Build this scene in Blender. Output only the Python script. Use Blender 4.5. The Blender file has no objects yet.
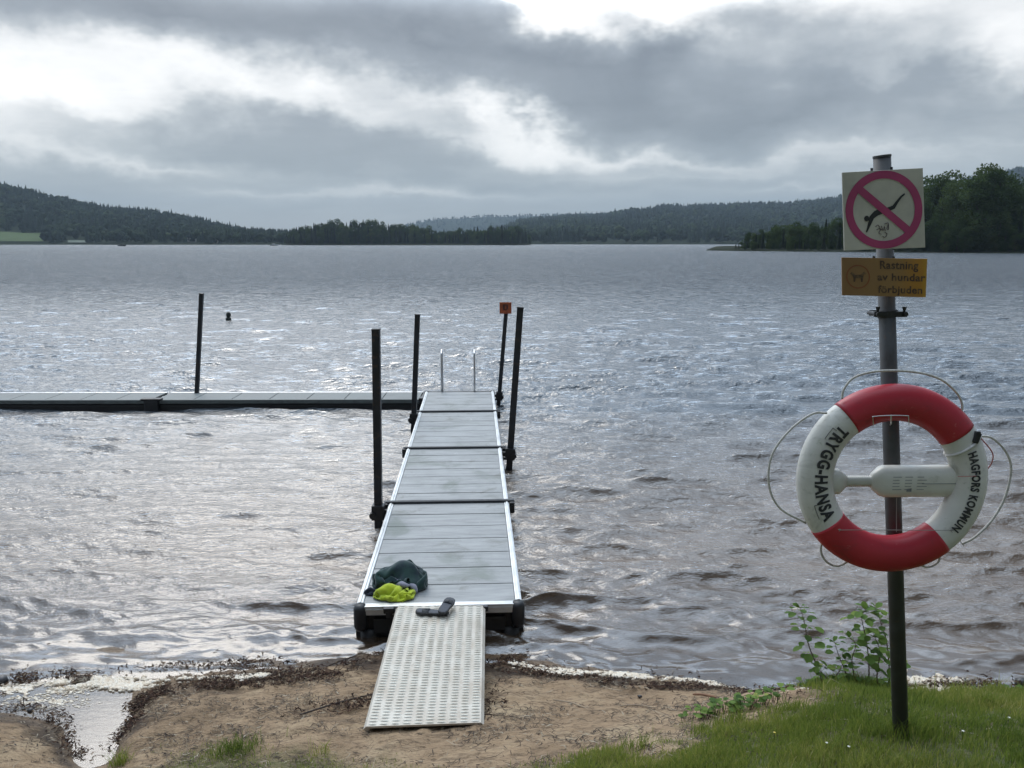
import bpy, bmesh, math, random
import numpy as np
from mathutils import Vector, Matrix, noise as mnoise
random.seed(7); rng = np.random.default_rng(7)
PI = math.pi
col = bpy.context.scene.collection
scene = bpy.context.scene

# ------------------------------------------------------------------ camera
F = 804.0; PITCH = math.radians(10.0); CZ = 3.0
cp, sp = math.cos(PITCH), math.sin(PITCH)
def ray(px, py):
    u = (px-512)/F; v = (384-py)/F
    return np.array([u, cp+v*sp, -sp+v*cp])
def at_z(px, py, z):
    d = ray(px, py); t = (z-CZ)/d[2]
    return Vector((d[0]*t, d[1]*t, z))
def at_y(px, py, Y):
    d = ray(px, py); t = Y/d[1]
    return Vector((d[0]*t, Y, CZ+d[2]*t))
cam_d = bpy.data.cameras.new('camera'); cam = bpy.data.objects.new('camera', cam_d); col.objects.link(cam)
cam.location = (0, 0, CZ); cam.rotation_euler = (PI/2-PITCH, 0, 0)
cam_d.sensor_width = 36; cam_d.lens = 36*F/1024; cam_d.clip_start = .05; cam_d.clip_end = 30000
scene.camera = cam

# ------------------------------------------------------------------ object helpers
def tag(o, label=None, cat=None, group=None, kind=None):
    if label: o['label'] = label
    if cat: o['category'] = cat
    if group: o['group'] = group
    if kind: o['kind'] = kind
    return o
def empty(name, loc=(0, 0, 0), rz=0):
    o = bpy.data.objects.new(name, None); o.empty_display_size = .1
    col.objects.link(o); o.location = loc; o.rotation_euler = (0, 0, rz)
    return o
def link(name, me, mats, parent=None, smooth=False):
    if not isinstance(mats, (list, tuple)): mats = [mats]
    for m in mats: me.materials.append(m)
    if smooth:
        me.polygons.foreach_set('use_smooth', [True]*len(me.polygons))
    o = bpy.data.objects.new(name, me); col.objects.link(o)
    if parent: o.parent = parent
    return o
def copy_tree(o, parent=None):
    c = o.copy(); col.objects.link(c)
    if parent: c.parent = parent
    for ch in [k for k in bpy.data.objects if k.parent == o]:
        copy_tree(ch, c)
    return c

class MB:
    def __init__(s): s.v = []; s.f = []; s.m = []; s.mi = 0
    def add(s, vs, fs):
        b = len(s.v); s.v.extend([tuple(map(float, x)) for x in vs]); s.f.extend([tuple(b+i for i in f) for f in fs]); s.m.extend([s.mi]*len(fs))
    def box(s, c, size, M=None, bev=0):
        x, y, z = size[0]/2, size[1]/2, size[2]/2
        if bev <= 0:
            vs = [Vector((a*x, b*y, d*z)) for a in (-1, 1) for b in (-1, 1) for d in (-1, 1)]
            fs = [(0, 1, 3, 2), (4, 6, 7, 5), (0, 4, 5, 1), (2, 3, 7, 6), (0, 2, 6, 4), (1, 5, 7, 3)]
        else:
            bm = bmesh.new(); bmesh.ops.create_cube(bm, size=1)
            for v in bm.verts: v.co = Vector((v.co.x*2*x, v.co.y*2*y, v.co.z*2*z))
            bmesh.ops.bevel(bm, geom=bm.edges[:], offset=bev, segments=2, affect='EDGES', profile=.6)
            bm.verts.index_update()
            vs = [v.co.copy() for v in bm.verts]; fs = [tuple(v.index for v in f.verts) for f in bm.faces]; bm.free()
        if M is not None: vs = [M @ v for v in vs]
        s.add([v+Vector(c) for v in vs], fs)
    def tube(s, pts, r, n=8, cap=True):
        pts = [Vector(p) for p in pts]; N = len(pts)
        rs = r if isinstance(r, (list, tuple)) else [r]*N
        vs = []; fs = []
        up = Vector((0, 0, 1)); prev = None
        for i, p in enumerate(pts):
            t = (pts[min(i+1, N-1)]-pts[max(i-1, 0)]).normalized()
            if prev is None:
                a = up if abs(t.dot(up)) < .9 else Vector((1, 0, 0))
                prev = (a-t*a.dot(t)).normalized()
            else: prev = (prev-t*prev.dot(t)).normalized()
            w = t.cross(prev)
            for k in range(n):
                an = 2*PI*k/n
                vs.append(p+(prev*math.cos(an)+w*math.sin(an))*rs[i])
        for i in range(N-1):
            for k in range(n):
                a = i*n+k; b = i*n+(k+1) % n
                fs.append((a, b, b+n, a+n))
        if cap:
            fs.append(tuple(range(n))[::-1]); fs.append(tuple((N-1)*n+k for k in range(n)))
        s.add(vs, fs)
    def prism(s, outline, depth, M=None):     # outline in xz plane, extruded along y (towards +y)
        n = len(outline)
        vs = [Vector((a, 0, b)) for a, b in outline]+[Vector((a, depth, b)) for a, b in outline]
        fs = [tuple(range(n)), tuple(range(2*n-1, n-1, -1))]+[(i, i+n, (i+1) % n+n, (i+1) % n) for i in range(n)]
        if M is not None: vs = [M @ v for v in vs]
        s.add(vs, fs)
    def build(s, name, mats, parent=None, smooth=False):
        me = bpy.data.meshes.new(name); me.from_pydata(s.v, [], s.f); me.update()
        o = link(name, me, mats, parent, smooth)
        if max(s.m, default=0) > 0: me.polygons.foreach_set('material_index', s.m)
        return o
def spline(pts, n=10):
    P = [Vector(p) for p in pts]; out = []
    P = [P[0]*2-P[1]]+P+[P[-1]*2-P[-2]]
    for i in range(1, len(P)-2):
        for k in range(n):
            t = k/n; a, b, c, d = P[i-1], P[i], P[i+1], P[i+2]
            out.append(.5*((2*b)+(c-a)*t+(2*a-5*b+4*c-d)*t*t+(3*b-a-3*c+d)*t**3))
    out.append(P[-2]); return out
def np_mesh(name, V, Fq):
    """V (n,3), Fq (m,k) all faces of one size"""
    me = bpy.data.meshes.new(name)
    V = np.asarray(V, dtype=np.float32); Fq = np.asarray(Fq, dtype=np.int32)
    m, k = Fq.shape
    me.vertices.add(len(V)); me.vertices.foreach_set('co', V.ravel())
    me.loops.add(m*k); me.loops.foreach_set('vertex_index', Fq.ravel())
    me.polygons.add(m); me.polygons.foreach_set('loop_start', np.arange(m, dtype=np.int32)*k)
    me.update(calc_edges=True); me.validate()
    return me
def grid_faces(nr, nc):
    i = np.arange(nr-1)[:, None]*nc+np.arange(nc-1)[None, :]
    return np.stack([i, i+1, i+nc+1, i+nc], -1).reshape(-1, 4)
def attr(me, name, vals):
    a = me.attributes.new(name, 'FLOAT', 'POINT'); a.data.foreach_set('value', np.asarray(vals, dtype=np.float32).ravel())

# ------------------------------------------------------------------ material helpers
class NT:
    def __init__(s, nt): s.nt = nt
    def n(s, typ, **kw):
        nd = s.nt.nodes.new('ShaderNode'+typ)
        ins = kw.pop('ins', {})
        for k, v in kw.items(): setattr(nd, k, v)
        for k, v in ins.items():
            if isinstance(v, bpy.types.NodeSocket): s.nt.links.new(v, nd.inputs[k])
            else: nd.inputs[k].default_value = v
        return nd
    def math(s, op, a, b=None, c=None, clamp=False):
        nd = s.n('Math', operation=op); nd.use_clamp = clamp
        for i, v in enumerate((a, b, c)):
            if v is None: continue
            if isinstance(v, bpy.types.NodeSocket): s.nt.links.new(v, nd.inputs[i])
            else: nd.inputs[i].default_value = v
        return nd.outputs[0]
    def ramp(s, fac, stops, interp='LINEAR'):
        nd = s.n('ValToRGB'); cr = nd.color_ramp; cr.interpolation = interp
        while len(cr.elements) < len(stops): cr.elements.new(.5)
        for e, (p, c) in zip(cr.elements, stops): e.position = p; e.color = tuple(c)+((1,) if len(c) == 3 else ())
        s.nt.links.new(fac, nd.inputs[0]); return nd.outputs[0]
    def noise(s, vec, scale, detail=4, rough=.55, dist=0, out=0, **kw):
        nd = s.n('TexNoise', ins={'Scale': scale, 'Detail': detail, 'Roughness': rough, 'Distortion': dist})
        if vec is not None: s.nt.links.new(vec, nd.inputs['Vector'])
        return nd.outputs[out]
    def mix(s, fac, a, b, blend='MIX'):
        nd = s.n('Mix', data_type='RGBA', blend_type=blend)
        for sock, v in ((nd.inputs[0], fac), (nd.inputs[6], a), (nd.inputs[7], b)):
            if isinstance(v, bpy.types.NodeSocket): s.nt.links.new(v, sock)
            else: sock.default_value = v if not isinstance(v, tuple) or len(v) == 4 else v+(1,)
        return nd.outputs[2]
    def mapping(s, vec, scale=(1, 1, 1), rot=(0, 0, 0), loc=(0, 0, 0), typ='POINT'):
        nd = s.n('Mapping', vector_type=typ); s.nt.links.new(vec, nd.inputs[0])
        nd.inputs['Location'].default_value = loc; nd.inputs['Rotation'].default_value = rot; nd.inputs['Scale'].default_value = scale
        return nd.outputs[0]
    def maprange(s, v, a, b, c=0, d=1, smooth=True):
        nd = s.n('MapRange', interpolation_type='SMOOTHSTEP' if smooth else 'LINEAR', ins={1: a, 2: b, 3: c, 4: d})
        s.nt.links.new(v, nd.inputs[0]); return nd.outputs[0]
    def bump(s, h, strength=.5, dist=.01, normal=None):
        nd = s.n('Bump', ins={'Strength': strength, 'Distance': dist}); s.nt.links.new(h, nd.inputs['Height'])
        if normal is not None: s.nt.links.new(normal, nd.inputs['Normal'])
        return nd.outputs[0]
def new_mat(name):
    m = bpy.data.materials.new(name); m.use_nodes = True
    t = NT(m.node_tree); b = m.node_tree.nodes['Principled BSDF']
    return m, t, b
def plain(name, c, rough=.6, metal=0, var=.15, scale=8, bump=0, bscale=60, bdist=.002, spec=.5, c2=None, coat=0):
    m, t, b = new_mat(name)
    tc = t.n('TexCoord').outputs['Object']
    nz = t.noise(tc, scale, 5, .6)
    c = tuple(c)
    c2 = c2 or tuple(x*(1-2*var) for x in c)
    hi = tuple(min(1, x*(1+var)) for x in c)
    t.nt.links.new(t.ramp(nz, [(.3, c2), (.55, c), (.75, hi)]), b.inputs['Base Color'])
    t.nt.links.new(t.maprange(nz, .2, .8, max(.02, rough-.12), min(1, rough+.12)), b.inputs['Roughness'])
    b.inputs['Metallic'].default_value = metal
    b.inputs['Specular IOR Level'].default_value = spec
    b.inputs['Coat Weight'].default_value = coat
    if bump: t.nt.links.new(t.bump(t.noise(tc, bscale, 4, .6), bump, bdist), b.inputs['Normal'])
    return m

def translucent(m, fac=.4, tint=(1.1, 1.12, .7)):
    t = NT(m.node_tree); b = m.node_tree.nodes['Principled BSDF']; out = m.node_tree.nodes['Material Output']
    src = b.inputs['Base Color'].links[0].from_socket
    tr = t.n('BsdfTranslucent', ins={'Color': t.mix(1.0, src, tuple(tint)+(1,), 'MULTIPLY')})
    mx = t.n('MixShader', ins={0: fac, 1: b.outputs[0], 2: tr.outputs[0]}); t.nt.links.new(mx.outputs[0], out.inputs['Surface'])

# ------------------------------------------------------------------ world sky
world = bpy.data.worlds.new('World'); scene.world = world; world.use_nodes = True
W = NT(world.node_tree); wn = world.node_tree.nodes; wn.clear()
SUN_AZ = math.radians(-22); SUN_EL = math.radians(44)
sky = W.n('TexSky', sky_type='NISHITA'); sky.sun_disc = False; sky.sun_elevation = SUN_EL; sky.sun_rotation = SUN_AZ
bgs = W.n('Background', ins={'Color': sky.outputs[0], 'Strength': .05})
gen = W.n('TexCoord').outputs['Generated']
sep = W.n('SeparateXYZ'); W.nt.links.new(gen, sep.inputs[0])
az = W.math('MULTIPLY', W.math('ARCTAN2', sep.outputs[0], sep.outputs[1]), 180/PI)
el = W.math('MULTIPLY', W.math('ARCSINE', sep.outputs[2]), 180/PI)
ael = W.n('CombineXYZ', ins={0: az, 1: el}).outputs[0]
# cloud-plane coordinates: clouds flatten towards the horizon
zc = W.math('ADD', W.math('MAXIMUM', sep.outputs[2], 0.0), .10)
cpl = W.n('CombineXYZ', ins={0: W.math('DIVIDE', sep.outputs[0], zc), 1: W.math('DIVIDE', sep.outputs[1], zc)}).outputs[0]
warpn = W.noise(W.mapping(gen, (1, 1, 1.6), (0, .15, 0)), 5.0, 5, .6, 0, out=1)
warp = W.n('VectorMath', operation='SUBTRACT', ins={0: warpn, 1: (.5, .5, .5)}).outputs[0]
wsc = W.n('VectorMath', operation='MULTIPLY', ins={0: warp, 1: (14, 10, 0)}).outputs[0]
# warp fades at the horizon
wf = W.maprange(el, 0, 8, .15, 1)
wsc = W.n('VectorMath', operation='SCALE', ins={0: wsc, 'Scale': wf}).outputs[0]
pos = W.n('VectorMath', operation='ADD', ins={0: ael, 1: wsc}).outputs[0]
def ae(px, py):
    d = ray(px, py); d = d/np.linalg.norm(d)
    return math.degrees(math.atan2(d[0], d[1])), math.degrees(math.asin(d[2]))
blobs = [  # px, py, half-width px, half-height px, tilt deg (image clockwise), amount
 (40, 90, 230, 62, 8, .36), (230, 92, 210, 30, 12, .30), (330, 100, 100, 30, 20, .28), (-150, 60, 200, 90, 0, .4),
 (470, 118, 200, 30, 15, .36), (530, 128, 100, 24, 20, .18), (568, 12, 75, 26, 15, .42), (665, 6, 70, 28, 10, .40), (800, -6, 300, 42, 4, .42), (985, 60, 190, 75, -15, .28),
 (1150, 60, 160, 60, 0, .35), (140, 162, 260, 12, 3, .26), (620, 152, 300, 14, 4, .24), (430, 194, 330, 9, 0, .20), (250, 186, 260, 7, 1, .16), (800, 186, 260, 7, 0, .14), (900, 150, 200, 12, 0, .12), (700,172,260,8,0,.08),
 (170, 18, 240, 34, 6, -.26), (420, 42, 300, 44, 8, -.30), (628, 42, 62, 46, 45, -.22), (560, 60, 130, 34, 10, -.16), (130, 128, 260, 26, 8, -.22), (330,140,240,30,6,-.14),
 (760, 110, 420, 42, 3, -.26), (900, 100, 240, 40, 6, -.14), (120,180,300,22,0,-.10),(300, 170, 300, 16, 2, -.08), (650, 190, 400, 18, 0, -.07), (560, 105, 120, 26, 0, -.10), (0,110,90,25,0,-.05),
]
acc = W.math('ADD', 0.405, 0.0)
for px, py, rx, ry, rot, a in blobs:
    A, E = ae(px, py)
    k = 180/PI/F
    mp = W.mapping(pos, (rx*k*1.35, ry*k*1.35, 1e6), (0, 0, -math.radians(rot)), (A, E, 0), 'TEXTURE')
    g = W.n('TexGradient', gradient_type='QUADRATIC_SPHERE'); W.nt.links.new(mp, g.inputs[0])
    acc = W.math('MULTIPLY_ADD', g.outputs[1], a*1.35, acc)
fb = W.noise(W.mapping(cpl, (.9, 1.5, 1), (0, 0, .3), (3.1, 7.2, 0)), 1.7, 6, .60, .5)
fbi = W.noise(W.mapping(gen, (1, 1, 1.9), (0, .12, 0), (2, 5, 1)), 5.5, 6, .58, .7)
fb = W.math('ADD', W.math('MULTIPLY', fb, .40), W.math('MULTIPLY', fbi, .60))
fb2 = W.noise(W.mapping(cpl, (1, 1, 1), (0, 0, -.2), (13, 2, 0)), .55, 4, .5)
acc = W.math('ADD', acc, W.math('MULTIPLY', W.math('SUBTRACT', fb, .5), W.maprange(el, 0, 12, .45, .66)))
hi = W.maprange(el, 18, 45, 0, 1)
acc = W.math('ADD', acc, W.math('MULTIPLY', hi, W.math('MULTIPLY_ADD', W.math('SUBTRACT', fb2, .5), 1.0, .30)))
colr = W.ramp(acc, [(0, (.175, .193, .215)), (.3, (.265, .29, .315)), (.5, (.42, .445, .46)), (.72, (.74, .745, .74)), (1, (1.0, .985, .96))])
low = W.maprange(el, 0, 9, 1, 0)
colr = W.mix(W.math('MULTIPLY', low, .52), colr, (.205, .265, .315))
# unseen sky shaped for its light: brighter towards the hidden sun, dull behind the viewer
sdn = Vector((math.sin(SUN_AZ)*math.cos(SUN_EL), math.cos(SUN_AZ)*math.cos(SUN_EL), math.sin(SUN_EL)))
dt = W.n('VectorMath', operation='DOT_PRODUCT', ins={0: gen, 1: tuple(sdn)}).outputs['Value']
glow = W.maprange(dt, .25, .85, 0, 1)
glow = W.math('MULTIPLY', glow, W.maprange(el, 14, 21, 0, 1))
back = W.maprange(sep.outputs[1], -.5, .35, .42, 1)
stren = W.math('MULTIPLY', W.math('ADD', W.math('MULTIPLY', W.math('MULTIPLY_ADD', glow, 5.8, .95), W.maprange(el, 17.5, 29, 1, .22)), W.maprange(el, 46, 70, 0, 2.4)), back)  # band and dip made up to shape water reflections; zenith raised for ground light
colr = W.mix(W.maprange(el, 14, 22, 0, 1), colr, W.mix(1.0, colr, (.82, .97, 1.17, 1), 'MULTIPLY'))  # blue tint added above the view to cool the water's reflections
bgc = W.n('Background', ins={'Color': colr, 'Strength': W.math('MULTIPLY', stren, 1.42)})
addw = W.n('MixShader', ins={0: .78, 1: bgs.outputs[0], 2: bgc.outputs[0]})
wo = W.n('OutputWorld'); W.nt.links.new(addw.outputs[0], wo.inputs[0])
# --- one soft sun behind the cloud
sd = bpy.data.lights.new('sun', 'SUN'); sd.energy = 1.1; sd.angle = math.radians(32); sd.color = (1, .95, .88)
so = bpy.data.objects.new('sun', sd); col.objects.link(so)
sdir = Vector((math.sin(SUN_AZ)*math.cos(SUN_EL), math.cos(SUN_AZ)*math.cos(SUN_EL), math.sin(SUN_EL)))
so.rotation_euler = sdir.to_track_quat('Z', 'Y').to_euler(); so.location = (0, 0, 20)

# ------------------------------------------------------------------ shore terrain height
CP = []
def cpt(px, py, z): p = at_z(px, py, z); CP.append((p.x, p.y, z))
for t in [(-60, 714, .05), (-120, 768, .22), (0, 719, .04), (0, 768, .15), (40, 745, .09), (48, 727, .03), (60, 748, .04), (70, 768, .05),
          (100, 738, -.07), (106, 764, -.06), (90, 712, -.07), (86, 726, -.05), (92, 768, -.03), (60, 692, -.05), (0, 692, -.05), (-80, 690, -.05), (116, 722, -.05),
          (142, 696, .03), (138, 716, .03), (122, 742, .05), (150, 690, .03), (170, 768, .20), (200, 682, .03), (200, 720, .14),
          (100, 670, -.02), (40, 668, -.03), (160, 668, -.01), (230, 667, 0), (300, 662, 0), (300, 700, .17), (300, 768, .34), (240, 745, .24),
          (350, 654, 0), (424, 732, .29), (424, 768, .43), (380, 700, .2), (500, 700, .17), (500, 660, .0), (560, 666, .0), (560, 700, .18), (550, 740, .42), (520, 768, .58),
          (640, 674, .0), (640, 710, .27), (700, 681, .0), (720, 705, .34), (650, 745, .62), (690, 722, .5), (780, 690, .44), (830, 692, .66), (800, 768, .96),
          (901, 742, .97), (1024, 768, 1.03), (1000, 697, .62), (1024, 735, .9), (930, 700, .62), (760, 720, .68)]: cpt(*t)
for x, y, z in [(1.7, 5.0, .0), (2.6, 4.95, .0), (3.6, 4.9, 0), (6, 4.8, 0), (10, 4.8, 0), (14, 4.8, 0), (2.6, 4.5, .28), (3.5, 4.4, .3), (6, 4.0, .6), (10, 4, .6), (14, 4, .6),
                (-4.5, 5.3, 0), (-7, 5.3, 0), (-10, 5.3, 0), (-14, 5.3, 0), (-7, 4, .35), (-10, 4, .4), (-14, 4, .4),
                (-14, 1, 1.1), (-8, 1, 1.1), (-4, 1.5, .75), (-4, 0, 1.1), (0, 1.5, 1.15), (0, 0, 1.42), (2, 1.5, 1.3), (3, 0, 1.5), (8, 0, 1.5), (14, 0, 1.5),
                (-14, -4, 1.6), (-5, -4, 1.6), (0, -4, 1.65), (6, -4, 1.7), (14, -4, 1.7), (-2.2, 3.0, .28), (-2.0, 2.0, .6)]: CP.append((x, y, z))
for x in (-14, -9, -5, -2, 0, 2, 5, 9, 14):
    for y, z in ((6.2, -.14), (8, -.42), (11, -.95), (15, -1.7)): CP.append((x, y, z))
CPa = np.array(CP)
def tps_fit(P, lam=2e-3):
    n = len(P); d = np.linalg.norm(P[:, None, :2]-P[None, :, :2], axis=2)
    K = np.where(d > 0, d*d*np.log(np.maximum(d, 1e-9)), 0)+np.eye(n)*lam
    A = np.zeros((n+3, n+3)); A[:n, :n] = K; A[:n, n] = 1; A[:n, n+1:] = P[:, :2]; A[n, :n] = 1; A[n+1:, :n] = P[:, :2].T
    return np.linalg.solve(A, np.concatenate([P[:, 2], np.zeros(3)]))
TW = tps_fit(CPa)
def terr(x, y):
    x = np.asarray(x, float); y = np.asarray(y, float); sh = x.shape
    xc = np.clip(x.ravel(), -14, 14); yc = np.clip(y.ravel(), -4, 15)
    out = np.zeros(xc.size)
    for s in range(0, xc.size, 20000):
        a, b = xc[s:s+20000], yc[s:s+20000]
        d2 = (a[:, None]-CPa[None, :, 0])**2+(b[:, None]-CPa[None, :, 1])**2
        out[s:s+20000] = (.5*d2*np.log(np.maximum(d2, 1e-12))) @ TW[:-3]+TW[-3]+TW[-2]*a+TW[-1]*b
    yy = y.ravel()
    out += np.clip((15-yy)*.12, -2.5, 0)+np.clip((-4-yy)*.02, 0, 1.5)
    return out.reshape(sh)
def tz(x, y): return float(terr(np.array([x]), np.array([y]))[0])
def hit(px, py, off=0):
    z = .3
    for _ in range(30):
        p = at_z(px, py, z); z = z*.5+.5*max(tz(p.x, p.y)+off, -.0)
    p = at_z(px, py, z); return p
# value noise for numpy
def vnoise(x, y, seed=0):
    xi = np.floor(x).astype(int); yi = np.floor(y).astype(int); fx = x-xi; fy = y-yi
    fx = fx*fx*(3-2*fx); fy = fy*fy*(3-2*fy)
    def h(a, b):
        n = (a*374761393+b*668265263+seed*1442695) & 0x7fffffff
        n = ((n ^ (n >> 13))*1274126177) & 0x7fffffff
        return ((n ^ (n >> 16)) & 0xffff)/65535.0
    return (h(xi, yi)*(1-fx)+h(xi+1, yi)*fx)*(1-fy)+(h(xi, yi+1)*(1-fx)+h(xi+1, yi+1)*fx)*fy
def fbm(x, y, seed=0, o=4):
    s = 0; a = .5
    for k in range(o): s = s+a*vnoise(x*2**k, y*2**k, seed+k); a *= .5
    return s
# grass boundary
gb = [hit(px, py) for px, py in [(505, 790), (530, 768), (600, 749), (650, 737), (700, 722), (750, 708), (800, 697), (850, 693), (930, 697), (1024, 698)]]
gbx = np.array([p.x for p in gb]+[3.6, 6, 14]); gby = np.array([p.y for p in gb]+[4.0, 3.9, 3.9])
gl = [hit(px, py) for px, py in [(112, 764), (150, 748), (190, 742), (240, 738), (290, 746), (340, 754), (400, 762), (470, 768)]]
glx = np.array([-3, -2.45]+[p.x for p in gl]); gly = np.array([3.0, 3.3]+[p.y for p in gl])
def grass_mask(x, y):
    """0..1 how grassy"""
    n = fbm(x*3, y*3, 5)-.5
    g = np.clip((np.interp(x, gbx, gby)-y)/.34+.25+n*3.2+(fbm(x*11, y*11, 15, 2)-.37)*1.4, 0, 1)*np.clip((x-gbx[0]+.3)/.3, 0, 1)
    l = np.clip((np.interp(x, glx, gly)-y)/.3+.15+n*2.2, 0, 1)*.75*np.clip((x+2.75)/.2, 0, 1)*(x < .2)
    back = np.clip((2.9-y)/.4+n, 0, 1)
    return np.clip(np.maximum(np.maximum(g, l), back), 0, 1)

# ---- ground sheet
xs = np.concatenate([-np.geomspace(9000, 6.2, 40), np.arange(-6, 6.001, .03), np.geomspace(6.2, 9000, 40)])
ys = np.concatenate([-np.geomspace(3000, 1.2, 30), np.arange(-1, 2.5, .1), np.arange(2.5, 6.2, .025), np.arange(6.25, 12, .15), np.geomspace(12.2, 9000, 50)])
X, Y = np.meshgrid(xs, ys)
Z = terr(X, Y)
near = (np.abs(X) < 8) & (Y < 8) & (Y > -2)
gm = grass_mask(X, Y)
lump = (fbm(X*5, Y*5, 11)-.5)*.06+(fbm(X*14, Y*18, 13, 3)-.5)*.040
Z = Z+np.where(near, lump*np.clip(Z*8+.35, .1, 1), 0)
# sheet dips below the far hills so it never shows there
me = np_mesh('ground', np.stack([X, Y, Z], -1).reshape(-1, 3), grid_faces(len(ys), len(xs)))
attr(me, 'grass', gm)
shore_d = Z
wr = np.exp(-((Z-.045-(fbm(X*2, Y*2, 31)-.5)*.10)/.035)**2)*np.clip(fbm(X*4, Y*7, 33)*3-.9, 0, 1)*(np.abs(X) < 20)
attr(me, 'wrack', wr)
m_ground, t, b = new_mat('sand')
P = t.n('NewGeometry').outputs['Position']
n1 = t.noise(P, 2.2, 6, .6); n2 = t.noise(t.mapping(P, (1, 2.2, 1)), 14, 6, .68); n3 = t.noise(P, 120, 3, .7); n4 = t.noise(t.mapping(P, (.8, 2.4, 1)), 38, 5, .7, .6)
c = t.ramp(n1, [(.3, (.24, .155, .088)), (.5, (.39, .262, .155)), (.72, (.52, .385, .24))])
c = t.mix(t.maprange(n2, .50, .70, 0, .85), c, (.085, .052, .032))
c = t.mix(t.maprange(n4, .56, .66, 0, .8), c, (.045, .028, .018))
n6 = t.noise(t.mapping(P, (1, 3.2, 1)), 5, 6, .7, .8)
c = t.mix(t.maprange(n6, .50, .66, 0, .65), c, (.10, .062, .038))
c = t.mix(t.maprange(n4, .33, .26, 0, .7), c, (.38, .31, .22))
c = t.mix(t.math('MULTIPLY', t.maprange(n3, .35, .7), .35), c, (.42, .32, .21))
wra = t.n('Attribute', attribute_name='wrack').outputs['Fac']
c = t.mix(t.math('MULTIPLY', wra, .85), c, (.028, .016, .012))
ga = t.n('Attribute', attribute_name='grass').outputs['Fac']
c = t.mix(t.math('MULTIPLY', ga, t.maprange(n2, .3, .6, .65, .95)), c, (.085, .105, .035))
zz = t.n('SeparateXYZ', ins={0: P}).outputs[2]
wet = t.maprange(t.math('ADD', zz, t.math('MULTIPLY', n1, .08)), .03, .13, 1, 0)
c = t.mix(wet, c, t.mix(1.0, c, (.50, .46, .42, 1), 'MULTIPLY'))
t.nt.links.new(c, b.inputs['Base Color'])
t.nt.links.new(t.math('MULTIPLY_ADD', wet, -.62, .92), b.inputs['Roughness'])
b.inputs['Specular IOR Level'].default_value = .3
foot = t.noise(P, 5.5, 2, .5, .6)
hh = t.math('ADD', t.math('MULTIPLY', foot, 2.2), t.math('MULTIPLY', n2, 1.0))
hh = t.math('ADD', hh, t.math('MULTIPLY', n3, .25)); hh = t.math('ADD', hh, t.math('MULTIPLY', n4, .8))
t.nt.links.new(t.bump(hh, .9, .02), b.inputs['Normal'])
g = link('ground', me, m_ground, smooth=True); tag(g, 'brown sandy lake shore rising to a grassy bank', None, None, 'structure')

# ------------------------------------------------------------------ water
t_in = np.linspace(-.82, .82, 760)
t_out = np.geomspace(.84, 9, 45)
T = np.concatenate([-t_out[::-1], t_in, t_out])
yr = [3.6]
while yr[-1] < 4200:
    y = yr[-1]; yr.append(y+ (max(.017, .0036*y) if y < 110 else .03*y))
yr = np.array(yr)
TT, YY = np.meshgrid(T, yr); XX = TT*(YY+1.0)
dy = np.gradient(yr)[:, None]*np.ones_like(TT); dx = np.abs(np.gradient(T))[None, :]*(YY+1)
ZW = np.zeros_like(XX); DX = np.zeros_like(XX); DY = np.zeros_like(XX)
nw = 170; wr_ = np.random.default_rng(3)
lam = np.exp(wr_.uniform(math.log(.085), math.log(1.5), nw))
th = math.radians(-97)+wr_.normal(0, .20, nw)+np.where(lam < .25, wr_.normal(0, .3, nw), 0)
Zb = terr(np.clip(XX, -14, 14), np.minimum(YY, 15.0)); 
calm = np.clip((YY-4.2)/1.6, .25, 1)
# the pontoon arm shelters the water inshore of it on the left
shel = 1-.38*np.clip((13.5-YY)/3, 0, 1)*np.clip((-1.0-XX)/1.5, 0, 1)
gust = .75+.5*fbm(XX/9, YY/14, 41, 3)
for i in range(nw):
    L = lam[i]; k = 2*PI/L
    slope = (.042 if L < .5 else .042*(L/.5)**(-1.9))
    a = slope/k*1.15
    ph = wr_.uniform(0, 2*PI)
    kx, ky = k*math.cos(th[i]), k*math.sin(th[i])
    samp = np.abs(math.cos(th[i]))*dx+np.abs(math.sin(th[i]))*dy
    w = np.clip((L/samp-2.5)/2.5, 0, 1)*calm*shel*gust
    rmax = int((w.max(axis=1) > 0).sum())
    if rmax == 0: continue
    arg = kx*XX[:rmax]+ky*YY[:rmax]+ph
    s_, c_ = np.sin(arg), np.cos(arg); ww = w[:rmax]
    ZW[:rmax] += a*ww*c_
    q = .75
    DX[:rmax] -= q*a*ww*s_*kx/k; DY[:rmax] -= q*a*ww*s_*ky/k
sg_w = .009+.006*np.clip(YY/30, 0, 1)
pk = np.clip(ZW/sg_w-.3, 0, 3)**1.5
ZW = ZW+pk*sg_w*.22
# small shore breakers: low crests roughly parallel to the waterline
wl = 5.18+.16*np.sin(XX*.7+1)-.06*XX*(XX > 0)
for off, amp, sd_, se in ((.30, .030, .085, 51), (.85, .035, .12, 52), (1.7, .032, .16, 53), (2.7, .03, .2, 54), (4.0, .03, .24, 55)):
    yc = wl+off+(fbm(XX*.45, XX*0+se, se, 3)-.5)*.9*min(1, off+.25)
    am = amp*np.clip(fbm(XX*.55+9, XX*0+se, se+5, 2)*3.2-.75, 0, 1)
    d = YY-yc
    prof = np.where(d < 0, np.exp(-(d/(sd_*.55))**2), np.exp(-(d/(sd_*1.8))**2))
    ZW += am*prof
inlet = (YY < 5.0) & (XX < -1.2)
ZW *= np.where(YY < 5.6, np.clip((YY-4.95)/.45, .01, 1), 1)
V = np.stack([XX+DX, YY+DY, ZW], -1).reshape(-1, 3)
me = np_mesh('lake', V, grid_faces(len(yr), len(T)))
attr(me, 'depth', np.where(YY > 14, 3, -Zb))
m_water = bpy.data.materials.new('lake_water'); m_water.use_nodes = True
m_water.node_tree.nodes.clear(); t = NT(m_water.node_tree)
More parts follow.
